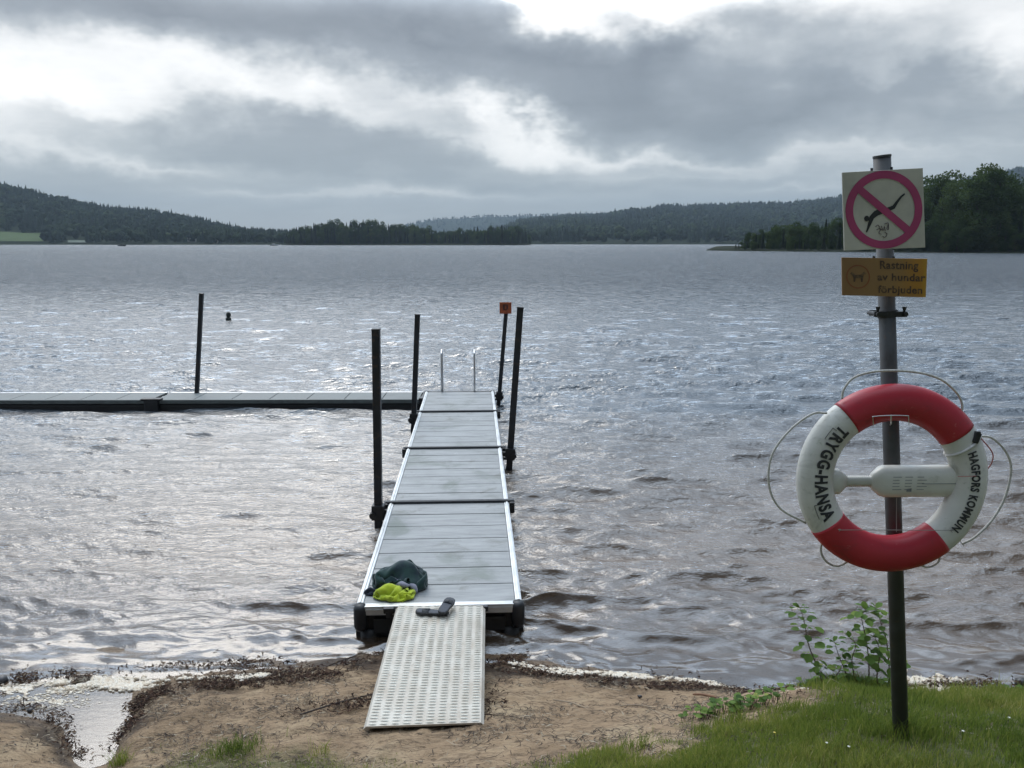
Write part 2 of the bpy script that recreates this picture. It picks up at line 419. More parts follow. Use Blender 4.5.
P = t.n('NewGeometry').outputs['Position']
r1 = t.noise(t.mapping(P, (.8, 2.2, 1), (0, 0, .1)), 9, 3, .62, .3)
r2 = t.noise(t.mapping(P, (1, 2.4, 1), (0, 0, -.12)), 1.5, 3, .6, .4)
r3 = t.noise(t.mapping(P, (1, 2.6, 1), (0, 0, .06)), .42, 3, .6, .4)
r4 = t.noise(t.mapping(P, (.28, 1, 1), (0, 0, .05)), .16, 3, .6, .3)
sy = t.n('SeparateXYZ', ins={0: P}).outputs[1]
f2 = t.maprange(sy, 18, 70, 0, 1); f1 = t.maprange(sy, 5.0, 7, .03, 1); f4 = t.maprange(sy, 60, 250, 0, 1)
r1m = t.math('MULTIPLY', r1, t.math('MULTIPLY', f1, .024))
r2 = t.math('MULTIPLY', t.math('POWER', r2, 3.0), 2.6); r3 = t.math('MULTIPLY', t.math('POWER', r3, 3.0), 2.6)
r2m = t.math('MULTIPLY', r2, t.math('MULTIPLY', f2, .36))
r3m = t.math('MULTIPLY', r3, t.math('MULTIPLY', f2, .62))
r4m = t.math('MULTIPLY', r4, t.math('MULTIPLY', f4, .5))
r5 = t.noise(t.mapping(P, (1, 2.0, 1), (0, 0, -.05)), 3.6, 3, .6, .35); r5m = t.math('MULTIPLY', r5, t.math('MULTIPLY', t.maprange(sy, 8, 22, 0, 1), .11))
hsum = t.math('ADD', t.math('ADD', t.math('ADD', r1m, r5m), r2m), t.math('ADD', r3m, r4m))
bn = t.bump(hsum, 1.0, 1.0)
dep = t.n('Attribute', attribute_name='depth').outputs['Fac']
opac = t.maprange(dep, -.02, .30, .10, 1, smooth=False)
glossy = t.n('BsdfGlossy', ins={'Roughness': .17, 'Normal': bn, 'Color': (1, 1, 1, 1)})
bodyc = t.ramp(t.maprange(dep, 0, 2.2), [(0, (.15, .098, .060)), (.4, (.092, .068, .050)), (1, (.032, .042, .052))])
bodyd = t.n('BsdfDiffuse', ins={'Color': bodyc})
trn = t.n('BsdfTransparent', ins={'Color': (.86, .78, .66, 1)})
body = t.n('MixShader', ins={0: opac, 1: trn.outputs[0], 2: bodyd.outputs[0]})
fr = t.n('Fresnel', ins={'IOR': 1.95, 'Normal': bn})
mx = t.n('MixShader', ins={0: fr.outputs[0], 1: body.outputs[0], 2: glossy.outputs[0]})
om = t.n('OutputMaterial'); t.nt.links.new(mx.outputs[0], om.inputs['Surface'])
w_o = link('lake', me, m_water, smooth=True); tag(w_o, 'grey rippled lake water turning brown near the shore', None, None, 'structure')

# ------------------------------------------------------------------ common materials
M_alu = plain('aluminium', (.62, .63, .64), .33, 1, .10, 12, .15, 90, .001)
M_alurail = plain('bright_aluminium_rail', (.62, .63, .63), .42, .7, .10, 5)
M_black = plain('black_plastic', (.018, .018, .020), .45, 0, .2, 10, .2, 60, .002)
M_float = plain('black_float', (.014, .013, .013), .5, 0, .3, 6, .3, 30, .004)
M_post = plain('dark_steel_post', (.022, .026, .032), .42, .3, .2, 9, .2, 50, .002)
M_rubber = plain('dark_strip', (.03, .033, .038), .6, 0, .2, 14)
M_pole = plain('weathered_steel', (.066, .068, .070), .55, .3, .28, 14, .35, 80, .0015, c2=(.05, .045, .042))
M_bolt = plain('dark_bolt', (.06, .06, .065), .45, .7, .2, 30)
def mat_deck():
    m, t, b = new_mat('grey_composite_deck')
    tc = t.n('TexCoord').outputs['Object']
    a = t.noise(t.mapping(tc, (1.2, 9, 1)), 2.2, 6, .62); d = t.noise(tc, 1.6, 5, .6, .5); g = t.noise(t.mapping(tc, (3, 60, 1)), 4, 4, .6)
    c = t.ramp(a, [(.28, (.205, .208, .205)), (.5, (.29, .292, .286)), (.75, (.375, .375, .365))])
    c = t.mix(t.maprange(d, .52, .72, 0, .75), c, (.175, .195, .165))
    c = t.mix(t.maprange(t.noise(tc, 7, 6, .7, .8), .64, .72, 0, .6), c, (.50, .50, .47))
    t.nt.links.new(c, b.inputs['Base Color'])
    t.nt.links.new(t.maprange(d, .3, .7, .42, .62), b.inputs['Roughness'])
    t.nt.links.new(t.bump(g, .35, .002), b.inputs['Normal'])
    return m
M_deck = mat_deck()

# ------------------------------------------------------------------ main jetty (local frame: +y along the jetty, z=0 at water)
DZ = .265; WJ = 1.27
fc = at_z(439.5, 604, DZ); ec = at_z(459.7, 391.7, DZ)
J_ang = math.atan2(ec.y-fc.y, ec.x-fc.x)-PI/2
JL = (ec-fc).length
jet = empty('floating_jetty', (fc.x, fc.y, 0), J_ang)
tag(jet, 'long grey floating jetty running out from the beach with bright metal side rails', 'jetty')
def jlocal(p): 
    q = Matrix.Rotation(-J_ang, 3, 'Z') @ (Vector(p)-Vector((fc.x, fc.y, 0))); return q
cuts = [0]+[jlocal(at_z(449, py, DZ)).y for py in (502.7, 448.5, 412)]+[JL]
for i in range(4):
    a, c_ = cuts[i]+.02, cuts[i+1]-.02
    n = 7 if i < 3 else 6
    mb = MB(); pw = (c_-a)/n
    for k in range(n):
        mb.box((random.uniform(-.001, .001), a+(k+.5)*pw, DZ-.018+random.uniform(-.0012, .0012)), (WJ-.105, pw-.012, .036), None, .004)
    mb.build('deck_panel', M_deck, jet)
    fm = MB(); fm.box((0, (a+c_)/2, DZ-.062), (WJ-.13, c_-a-.02, .044)); fm.build('deck_frame', M_black, jet)
    for s in (-1, 1):
        rb = MB(); x = s*(WJ/2-.026)
        rb.box((x, (a+c_)/2, DZ-.035), (.050, c_-a, .085), None, .008)
        rb.box((x+s*.004, (a+c_)/2, DZ+.010), (.018, c_-a-.01, .014), None, .004)
        rb.build('side_rail', M_alurail, jet)
    fl = MB()
    fl.box((0, (a+c_)/2, DZ-.25), (WJ-.12, c_-a-.10, .33), None, .03)
    for s in (-1, 1): fl.tube([(s*(WJ/2-.13), a+.03, .02), (s*(WJ/2-.13), c_-.03, .02)], .15, 14)
    fl.build('float', M_float, jet)
for i in (1, 2, 3):
    jb = MB(); jb.box((.01, cuts[i], DZ+.012), (WJ+.10, .055, .030), None, .006)
    jb.build('joint_bar', M_rubber, jet)
    for s in (-1, 1):
        cl = MB(); cl.box((s*(WJ/2+.035), cuts[i], DZ-.045), (.05, .15, .12), None, .01)
        cl.tube([(s*(WJ/2+.035), cuts[i]-.09, DZ-.03), (s*(WJ/2+.035), cuts[i]+.09, DZ-.03)], .018, 8)
        cl.build('joint_clamp', M_black, jet)
er = MB(); er.box((0, -.005, DZ-.03), (WJ-.06, .06, .075), None, .008); er.box((0, -.037, DZ-.022), (WJ-.10, .006, .012)); er.build('end_rail', M_alurail, jet)
er = MB(); er.box((0, JL-.0, DZ-.03), (WJ-.04, .05, .075), None, .008); er.build('end_rail', M_black, jet)
for x in (-.38, .33):
    k = MB(); k.box((x, -.045, DZ-.018), (.085, .05, .045), None, .010); k.box((x, -.05, DZ-.055), (.05, .03, .05), None, .006); k.build('ramp_hook', M_bolt, jet)
for s in (-1, 1):
    for yy in (.0, JL):
        k = MB(); x = s*(WJ/2-.032)
        prof = [(r*math.cos(a_), r*math.sin(a_)) for r, a_ in [(.075, 2*PI*q/16) for q in range(16)]]
        k.tube([(x, yy+(-.01 if yy == 0 else .01), DZ-.19), (x, yy+(-.01 if yy == 0 else .01), DZ-.16), (x, yy+(-.01 if yy == 0 else .01), DZ-.02), (x, yy+(-.01 if yy == 0 else .01), DZ+.012)], [.040, .052, .052, .040], 16)
        k.build('corner_fender', M_black, jet, True)
        k = MB(); k.tube([(x-s*.06, yy+.05, -.12), (x-s*.06, yy+.05, .06)], [.07, .075], 14); k.build('corner_float', M_float, jet, True)
fp = MB(); fp.box((0, .07, .045), (WJ-.03, .10, .33), None, .03); fp.box((0, .0, .10), (WJ-.26, .03, .12), None, .01); fp.build('front_skirt', M_float, jet)
# ladder at the far end
lad = MB()
for px in (442, 474.6):
    u = jlocal(at_y(px, 391, ec.y)).x
    pts = [(u, JL-.02, DZ-.02), (u, JL-.02, DZ+.64), (u, JL+.02, DZ+.72), (u, JL+.12, DZ+.75), (u, JL+.22, DZ+.70), (u, JL+.26, DZ+.6), (u, JL+.26, -.8)]
    lad.tube(spline(pts, 5), .017, 8)
lad_o = lad.build('ladder', M_alu, jet, True)
uu = [jlocal(at_y(px, 391, ec.y)).x for px in (442, 474.6)]
for z in (-.1, -.4, -.7):
    r_ = MB(); r_.box(((uu[0]+uu[1])/2, JL+.26, z), (uu[1]-uu[0], .07, .025), None, .005); r_.build('rung', M_alu, lad_o)

# ------------------------------------------------------------------ side pontoon arm
DA = .175; a_r = at_z(421, 399.8, DA); y0 = a_r.y; y1 = at_z(421, 391.8, DA).y
arm = empty('pontoon_arm', (a_r.x, y0, DA-DZ), math.radians(.6))
tag(arm, 'low grey pontoon jetty lying across the water to the left of the main jetty', 'jetty')
x = 0; Wd = y1-y0; k = 0
joint = at_z(153, 399.8, DA).x-a_r.x
M_deck2 = plain('weathered_arm_deck', (.19, .20, .19), .6, 0, .2, 3, .2, 40, .002)
segs = [(0, joint), (joint, joint-4.6), (joint-4.6, joint-9.2)]
for (xa, xb) in segs:
    mb = MB(); n = 7; pw = (xa-xb-.08)/n
    for q in range(n): mb.box((xa-.04-(q+.5)*pw, Wd/2, DZ-.018), (pw-.014, Wd-.11, .036), None, .003)
    mb.build('deck_panel', M_deck2, arm)
    for yy in (.028, Wd-.028):
        rb = MB(); rb.box(((xa+xb)/2, yy, DZ-.030), (xa-xb-.06, .055, .075), None, .012); rb.build('side_rail', M_alu if yy > .1 else plain('dull_rail', (.13, .145, .14), .55, .2), arm)
    fl = MB(); fl.box(((xa+xb)/2, Wd/2, DZ-.24), (xa-xb-.05, Wd-.03, .33), None, .04)
    fl.build('float', M_float, arm)
for xa in (joint, joint-4.6):
    c_ = MB(); c_.box((xa, -.02, DZ-.10), (.26, .10, .22), None, .03); c_.box((xa, .0, DZ+.018), (.36, .14, .04), None, .012)
    c_.build('joint_clamp', M_black, arm)
c_ = MB(); c_.box((.05, Wd*.5, DZ-.06), (.14, Wd*.9, .16), None, .02); c_.box((.06, .05, DZ-.02), (.2, .18, .12), None, .02); c_.build('joint_clamp', M_black, arm)

# ------------------------------------------------------------------ mooring posts
posts = [  # top px,py ; base px,py ; Y ; half width ; label ; bracket target side
 ((376, 330), (379, 545), 8.05, .040, 'tall black square post beside the left rail at the nearest joint of the jetty', 1),
 ((417.5, 315), (413.5, 428), 12.6, .040, 'black post beside the left rail where the pontoon arm starts', 1),
 ((520.3, 308), (508.3, 480), 10.4, .042, 'thick leaning black post beside the right rail at the second joint', -1),
 ((506.8, 303), (498.5, 405), 14.5, .036, 'black post at the far right corner of the jetty carrying a small orange square sign', -1),
 ((201.5, 294), (196.5, 400), 15.05, .036, 'lone black post standing behind the pontoon arm on the left', 0)]
M_oboard = plain('faded_orange_board', (.42, .10, .035), .6, 0, .25, 12, c2=(.20, .05, .03))
for i, (tp, bp_, Yp, hw, lab, side) in enumerate(posts):
    a = at_y(*tp, Yp); bb = at_y(*bp_, Yp)
    d = (a-bb).normalized(); foot = bb-d*((bb.z+1.2)/d.z) if bb.z > -1.2 else bb
    root = empty('mooring_post', (foot.x, foot.y, foot.z)); tag(root, lab, 'post', 'black guide posts of the jetty')
    R = d.to_track_quat('Z', 'X').to_matrix()
    L = (a-foot).length
    mb = MB(); mb.box(d*(L/2), (hw*2, hw*2, L), Matrix.Rotation(0, 3, 'Z') if False else R, .008); mb.build('shaft', M_post, root)
    mb = MB(); mb.box(d*(L+.004), (hw*2.1, hw*2.1, .02), R, .005); mb.build('cap', M_black, root)
    if side:
        # sleeve bracket tied to the jetty edge
        s0 = foot+d*((DZ-.04-foot.z)/d.z)-foot
        br = MB(); br.box(s0, (hw*2+.05, hw*2+.05, .16), R, .012)
        br.box(s0+Vector((side*.09, 0, .0)), (.16, .05, .05), None, .01); br.box(s0+Vector((side*.09, .0, -.07)), (.14, .04, .03), None, .008)
        br.tube([s0+Vector((-side*.05, -.09, -.02)), s0+Vector((-side*.05, .09, -.02))], .035, 10)
        br.build('sleeve_bracket', M_black, root)
    if i == 3:
        ctr = at_y(505.5, 308, Yp-.06); sg = empty('small_sign', (ctr.x, ctr.y, ctr.z)); tag(sg, 'small faded orange square sign on top of the far jetty post', 'sign')
        mb = MB(); mb.box((0, 0, 0), (.215, .012, .205), None, .004); mb.build('panel', M_oboard, sg)
        mb = MB(); mb.box((-.03, -.009, .01), (.035, .004, .10)); mb.box((.03, -.009, .01), (.03, .004, .07)); mb.box((0, -.009, .055), (.09, .004, .022)); mb.box((.0, -.009, -.03), (.05, .004, .02)); mb.build('faded_mark', plain('dark_ink_faded', (.09, .035, .03), .6), sg)

# ------------------------------------------------------------------ aluminium ramp
ramp = empty('gangway_ramp', (0, 0, 0))
tl, tr = at_z(398.5, 605.5, DZ+.03), at_z(483, 605.5, DZ+.03)
bl, br_ = at_z(366, 726.5, .315), at_z(481, 722.5, .315)
ramp.location = (bl+br_)/2
tag(ramp, 'cream metal ramp with rows of grip bumps from the sand to the jetty', 'ramp')
o0 = ramp.location.copy(); tl, tr, bl, br_ = [p-o0 for p in (tl, tr, bl, br_)]
def rp(u, v, h=0): return bl.lerp(br_, u).lerp(tl.lerp(tr, u), v)+Vector((0, 0, h))
M_ramp, t, b = new_mat('cream_treadplate')
tc = t.n('TexCoord').outputs['Object']
a = t.noise(tc, 4, 6, .65, .3); d_ = t.noise(tc, 30, 4, .6)
sx = t.n('SeparateXYZ', ins={0: tc})
c = t.ramp(a, [(.3, (.38, .32, .25)), (.5, (.49, .44, .37)), (.7, (.60, .57, .50))])
c = t.mix(t.maprange(d_, .55, .75, 0, .5), c, (.30, .22, .15))
t.nt.links.new(c, b.inputs['Base Color']); b.inputs['Metallic'].default_value = .1; b.inputs['Roughness'].default_value = .5
M_stud = plain('worn_white_stud', (.70, .66, .57), .42, .1, .12, 6, c2=(.48, .42, .33))
mb = MB(); th_ = .006
c8 = [rp(0, 0), rp(1, 0), rp(1, 1), rp(0, 1)]
mb.add(c8+[q-Vector((0, 0, .012)) for q in c8], [(0, 1, 2, 3), (7, 6, 5, 4), (0, 4, 5, 1), (1, 5, 6, 2), (2, 6, 7, 3), (3, 7, 4, 0)])
mb.build('plate', M_ramp, ramp)
for u in (.004, .996):
    mb = MB(); mb.tube([rp(u, .005, -.022), rp(u, .99, -.022)], .020, 4); mb.build('edge_flange', M_ramp, ramp)
# studs: low transverse ovals, numpy built
NC, NR = 10, 50
sv = []; sf = []
na = 10
for r in range(NR):
    for c_i in range(NC):
        u = (c_i+.5)/NC; v = (r+.5)/NR
        P0 = rp(u, v); wx = .0265; wy = .0072
        wx *= random.uniform(.93, 1.05); b0 = len(sv)
        for ringi, (rr, hh_) in enumerate(((1, 0.0005), (.72, .0045), (.35, .0065))):
            for q in range(na):
                an = 2*PI*q/na; sv.append(P0+Vector((math.cos(an)*wx*rr, math.sin(an)*wy*rr, hh_)))
        for ringi in range(2):
            for q in range(na):
                q2 = (q+1) % na; sf.append((b0+ringi*na+q, b0+ringi*na+q2, b0+(ringi+1)*na+q2, b0+(ringi+1)*na+q))
        sf.append(tuple(b0+2*na+q for q in range(na)))
mb = MB(); mb.add(sv, sf); mb.build('grip_studs', M_stud, ramp, True)

# ------------------------------------------------------------------ clothes and sandals
def crumple(rx, ry, h, seed, fold=3.2, rot=0, out=.25, n=46, sharp=1.0):
    """closed heap of folded cloth"""
    vs = []; fs = []
    nr = 20; na = n
    for i in range(nr+1):
        r = i/nr
        for k in range(na):
            a = 2*PI*k/na
            ro = 1+out*(mnoise.noise(Vector((math.cos(a)*1.4+seed, math.sin(a)*1.4, seed*.7))))*1.6
            rr = r**.8
            x, y = rr*math.cos(a)*rx*ro, rr*math.sin(a)*ry*ro
            ca, sa = math.cos(rot), math.sin(rot)
            p = Vector((x/max(rx, ry)*fold, y/max(rx, ry)*fold, seed))
            q = Vector(((ca*p.x+sa*p.y)*.55, (-sa*p.x+ca*p.y)*1.7, seed))
            w = mnoise.noise(p*.8+Vector((5, 1, 0)))
            q = q+Vector((w, w*1.4, 0))
            rid = 1-abs(mnoise.noise(q))*2.2
            rid2 = 1-abs(mnoise.noise(q*2.3+Vector((9, 3, 1))))*2.0
            dome = max(0, 1-rr**3.2)
            z = h*(dome*(.50+.40*rid*sharp+.16*rid2)) + (.010*dome)
            off = .018*mnoise.noise(q*1.3+Vector((0, 0, 4)))
            vs.append((x+off, y-off, max(z, .001)))
    for i in range(nr):
        for k in range(na):
            k2 = (k+1) % na; fs.append((i*na+k, (i+1)*na+k, (i+1)*na+k2, i*na+k2))
    return vs, fs
def fabric(name, c, c2, sc=60):
    m = plain(name, c, .85, 0, .2, 10, .4, sc, .002, .2, c2=c2)
    m.node_tree.nodes['Principled BSDF'].inputs['Sheen Weight'].default_value = .3
    return m
def fold_flap(mb, pts, width, thick=.008, seed=0):
    """a rolled ridge of cloth following pts"""
    P = spline(pts, 8); n = 10; vs = []; fs = []
    for i, p in enumerate(P):
        t_ = (P[min(i+1, len(P)-1)]-P[max(i-1, 0)]).normalized(); sd_ = t_.cross(Vector((0, 0, 1))).normalized(); up = sd_.cross(t_)
        e = math.sin(PI*min(1, max(0, (i+.4)/(len(P)-.2))))**.5
        for k in range(n):
            a = 2*PI*k/n; w = width*e*(1+.3*mnoise.noise(p*18+Vector((k*.35, seed, 0))))
            vs.append(p+sd_*math.cos(a)*w+up*math.sin(a)*w*.62)
    for i in range(len(P)-1):
        for k in range(n): fs.append((i*n+k, i*n+(k+1) % n, (i+1)*n+(k+1) % n, (i+1)*n+k))
    mb.add(vs, fs)
def pile(px, py): p = at_z(px, py, DZ); return p
jp = pile(400, 589)
J = empty('jacket', (jp.x, jp.y, DZ+.001)); tag(J, 'crumpled dark green and navy jacket heaped on the front left corner of the jetty', 'jacket')
def cloth_heap(N, size, R_, cores, seed, zlift, steps=110):
    """small mass-spring drop: a sheet bunched up above the deck falls into folds; returns verts, faces"""
    g = np.random.default_rng(seed); sp0 = size/(N-1); ij = np.arange(N)
    I, J_ = np.meshgrid(ij, ij, indexing='ij'); u = (I/(N-1)-.5)*size; v = (J_/(N-1)-.5)*size
    f_ = R_*2.1/size; nz = lambda k, q: (fbm((u+9)*k, (v+9)*k, seed+q, 2)-.37)
    P_ = np.stack([u*f_+nz(9, 1)*.10, v*f_*.8+nz(9, 2)*.08, zlift+nz(7, 3)*.16+.10*np.exp(-(u**2+v**2)/(size*.3)**2)], -1).reshape(-1, 3)
    idx = (I*N+J_); prev = P_.copy(); sets = []
    def pairs(a, b, L, k):
        a = a.ravel(); b = b.ravel(); sets.append((a, b, L*sp0, k))
    for o_ in (0, 1):
        pairs(idx[o_:-1:2, :], idx[o_+1::2, :][:idx[o_:-1:2, :].shape[0]], 1, 1); pairs(idx[:, o_:-1:2], idx[:, o_+1::2][:, :idx[:, o_:-1:2].shape[1]], 1, 1)
        pairs(idx[o_:-1:2, :-1], idx[o_+1::2, 1:][:idx[o_:-1:2].shape[0]], 2**.5, .6); pairs(idx[o_:-1:2, 1:], idx[o_+1::2, :-1][:idx[o_:-1:2].shape[0]], 2**.5, .6)
    for o_ in range(4):
        a = idx[o_:-2:4, :]; pairs(a, idx[o_+2::4, :][:a.shape[0]], 2, .12); a = idx[:, o_:-2:4]; pairs(a, idx[:, o_+2::4][:, :a.shape[1]], 2, .12)
    n = N*N; near_ = (np.abs(I.ravel()[:, None]-I.ravel()[None]) <= 2) & (np.abs(J_.ravel()[:, None]-J_.ravel()[None]) <= 2); th_ = sp0*.85
    for st in range(steps):
        vel = (P_-prev)*.93; prev = P_.copy(); P_ = P_+vel; P_[:, 2] -= .0011
        for it in range(8):
            for a, b_, L, k in sets:
                d = P_[b_]-P_[a]; l = np.sqrt((d*d).sum(1))+1e-9; c_ = d*((l-L)/l*.5*k)[:, None]; P_[a] += c_; P_[b_] -= c_
        if st % 2 == 0:
            Q = P_.astype(np.float32); sq = (Q*Q).sum(1); D2 = sq[:, None]+sq[None]-2*Q @ Q.T
            a, b_ = np.nonzero((D2 < th_*th_) & ~near_); m_ = a < b_; a, b_ = a[m_], b_[m_]
            d = P_[b_]-P_[a]; l = np.sqrt((d*d).sum(1))+1e-6; c_ = d*((l-th_)/l*.35)[:, None]; np.add.at(P_, a, c_); np.add.at(P_, b_, -c_)
        for cx_, cy_, cz2, rx_, ry_, rz_ in cores:
            q = (P_-np.array([cx_, cy_, cz2]))/np.array([rx_, ry_, rz_]); l = np.sqrt((q*q).sum(1)); m_ = l < 1
            P_[m_] = np.array([cx_, cy_, cz2])+q[m_]/l[m_][:, None]*np.array([rx_, ry_, rz_])
        rr = np.hypot(P_[:, 0], P_[:, 1]/.66); m_ = rr > R_; sc_ = (R_/rr[m_])*.5+.5; P_[m_, 0] *= sc_; P_[m_, 1] *= sc_
        m_ = P_[:, 2] < .005; P_[m_, 2] = .005; prev[m_, :2] = P_[m_, :2]*.6+prev[m_, :2]*.4
    return P_, grid_faces(N, N)
def cloth_obj(name, V_, F_, mat, root, off=(0, 0, 0)):
    me_ = np_mesh(name, V_+np.array(off), F_); o = link(name, me_, mat, root, True)
    m1 = o.modifiers.new('t', 'SOLIDIFY'); m1.thickness = .0035; m2 = o.modifiers.new('s', 'SUBSURF'); m2.levels = m2.render_levels = 1
    return o
vs, fs = crumple(.13, .085, .10, 3.3, 3.6, .5, .3)
M_lin = fabric('grey_lining', (.24, .24, .29), (.10, .10, .13))
mb = MB(); mb.add(vs, fs); fold_flap(mb, [(-.03, -.085, .075), (.03, -.105, .085), (.09, -.095, .07)], .034, seed=7); fold_flap(mb, [(.07, -.07, .07), (.12, -.09, .06), (.15, -.11, .02)], .026, seed=8)
mb.build('lining', M_lin, J, True)
V_, F_ = cloth_heap(40, .92, .215, [(.02, .02, .0, .13, .10, .175), (-.10, .0, 0, .07, .06, .12)], 12, .20)
V_ = V_[:, :]; cloth_obj('shell', V_, F_, fabric('dark_green_cloth', (.026, .058, .052), (.013, .022, .036)), J, (.0, .04, 0)).scale = (1.05, 1.05, 1.22)
V_, F_ = cloth_heap(16, .22, .07, [(0, 0, 0, .02, .04, .03)], 5, .05, 60)
cloth_obj('sleeve', V_, F_, fabric('navy_cloth', (.02, .026, .045), (.012, .014, .025)), J, (-.21, -.085, 0))
sp_ = pile(395.5, 598)
S = empty('shirt', (sp_.x, sp_.y, DZ+.001)); tag(S, 'crumpled lime green shirt in front of the dark jacket on the jetty', 'shirt')
V_, F_ = cloth_heap(34, .62, .165, [(-.04, .0, .0, .09, .05, .11), (.07, -.02, 0, .04, .04, .06)], 23, .14)
cloth_obj('cloth', V_, F_, fabric('lime_cloth', (.46, .54, .03), (.30, .38, .02)), S, (-.01, .02, 0))

M_sole = plain('black_sandal_foam', (.03, .032, .037), .7, 0, .2, 30, .3, 200, .001)
M_insole = plain('grey_insole', (.075, .08, .095), .75, 0, .2, 30)
def sandal():
    r = empty('sandal')
    half = [(0, .004), (.012, .028), (.05, .038), (.11, .038), (.16, .043), (.20, .045), (.238, .036), (.255, .012)]
    out = [(x_, -w*1.0) for x_, w in half]+[(x_, w*.92+.004) for x_, w in half[::-1]]
    mb = MB(); n = len(out)
    for z0, z1, sc in ((0, .022, 1),):
        vs = [Vector((x_, y_, z0)) for x_, y_ in out]+[Vector((x_*1.0, y_*sc, z1+.006*(x_/.25)**2)) for x_, y_ in out]
        mb.add(vs, [tuple(range(n))[::-1], tuple(range(n, 2*n))]+[(i, (i+1) % n, (i+1) % n+n, i+n) for i in range(n)])
    mb.build('sole', M_sole, r)
    mb = MB(); mb.add([Vector((.008+x_*.94, y_*.86, .0255+.006*(x_/.25)**2)) for x_, y_ in out], [tuple(range(n))]); mb.build('insole', M_insole, r)
    for x0, x1 in ((.145, .195),):
        mb = MB(); vs = []; m_ = 12
        for k in range(m_+1):
            a = PI*k/m_
            for xx in (x0, x1):
                for tk in (0, .005): vs.append(Vector((xx+.01*math.sin(a), -math.cos(a)*(.042-tk), .012+math.sin(a)*(.032-tk))))
        fs = []
        for k in range(m_):
            b0 = k*4
            fs += [(b0, b0+4, b0+6, b0+2), (b0+1, b0+3, b0+7, b0+5), (b0, b0+1, b0+5, b0+4), (b0+2, b0+6, b0+7, b0+3)]
        mb.add(vs, fs); mb.build('strap', M_sole, r, True)
    mb = MB(); mb.tube(spline([(.20, .0, .03), (.19, .0, .042), (.165, 0, .046)], 4), .005, 6); mb.build('toe_post', M_sole, r, True)
    return r
sa = sandal(); p = at_z(449, 614, DZ+.045); sa.location = (p.x, p.y, DZ+.044); sa.rotation_euler = (0, 0, PI-.10); sa.scale = (.97, .9, .7)
tag(sa, 'black sandal lying sole down across the top of the ramp', 'sandal', 'pair of black sandals')
sb = copy_tree(sa); p = at_z(430, 606.5, DZ+.05); sb.location = (p.x+.03, p.y+.03, DZ+.088); sb.rotation_euler = (math.radians(35), 0, .12); sb.scale = (.66, .9, 1)
p = at_z(441, 617, DZ+.05); sb.scale = (.80, .92, .65); sb.rotation_euler = (math.radians(8), math.radians(-6), 1.25); sb.location = (p.x, p.y, DZ+.072)
sb['label'] = 'black sandal lying tilted over the other one, toe towards the jetty deck'

# ------------------------------------------------------------------ sign pole
YP = 3.06
ptop = at_y(882, 157, YP); pb_ = at_y(901, 745, YP)
pdir = (ptop-pb_).normalized()
zg = tz(pb_.x, pb_.y)
pbase = pb_-pdir*.25
def pole_at(py):   # point on pole axis whose picture row is py
    lo, hi_ = 0.0, (ptop-pbase).length
    for _ in range(40):
        m_ = (lo+hi_)/2; q = pbase+pdir*m_
        dpt = q.y*cp+(CZ-q.z)*sp; v = ((q.z-CZ)*cp+q.y*sp)/dpt; yy = 384-F*v
        if yy > py: lo = m_
        else: hi_ = m_
    return pbase+pdir*lo
pole = empty('sign_pole', tuple(pb_)); tag(pole, 'tall grey steel pole standing in the grass on the right, holding the signs and lifebuoy', 'pole')
loc = lambda p: Vector(p)-pb_
mb = MB(); PR = .0305
mb.tube([loc(pbase), loc(ptop)], PR, 28, True); pm = mb.build('tube', M_pole, pole, False)
for pl_ in pm.data.polygons: pl_.use_smooth = len(pl_.vertices) == 4
mb = MB(); mb.tube([loc(ptop)-pdir*.002, loc(ptop)+pdir*.006], PR+.0015, 28); mb.build('cap', M_pole, pole)
cc = loc(pole_at(313.5))
mb = MB(); mb.tube([cc-pdir*.013, cc+pdir*.013], PR+.006, 24)
mb.box(cc+Vector((0, -.028, 0)), (.125, .012, .022), None, .004); mb.box(cc+Vector((0, .03, 0)), (.11, .01, .022), None, .003)
for s in (-1, 1): mb.tube([cc+Vector((s*.052, -.045, .0)), cc+Vector((s*.052, .04, 0))], .008, 8); mb.tube([cc+Vector((s*.05, -.03, .010)), cc+Vector((s*.05, -.03, .028))], [.004, .009], 8)
mb.build('clamp', M_black, pole)

# ------------------------------------------------------------------ text helper
def glyph_mesh(txt, size, offset=.0, xs_=1.0, spacing=1.0):
    cu = bpy.data.curves.new('txt', 'FONT'); cu.body = txt; cu.size = size; cu.offset = offset; cu.resolution_u = 3; cu.fill_mode = 'FRONT'; cu.space_character = spacing
    cu.align_x = 'CENTER'; cu.align_y = 'CENTER'
    ob = bpy.data.objects.new('txt', cu); col.objects.link(ob)
    dg = bpy.context.evaluated_depsgraph_get(); me_ = bpy.data.meshes.new_from_object(ob.evaluated_get(dg))
    bm = bmesh.new(); bm.from_mesh(me_); bmesh.ops.triangulate(bm, faces=bm.faces[:])
    bmesh.ops.subdivide_edges(bm, edges=[e for e in bm.edges if e.calc_length() > size*.18], cuts=1, use_grid_fill=False)
    bmesh.ops.triangulate(bm, faces=bm.faces[:])
    bm.verts.index_update()
    V_ = [Vector((v.co.x*xs_, v.co.y, 0)) for v in bm.verts]; F_ = [tuple(v.index for v in f.verts) for f in bm.faces]
    bm.free(); bpy.data.objects.remove(ob); bpy.data.curves.remove(cu); bpy.data.meshes.remove(me_)
    return V_, F_

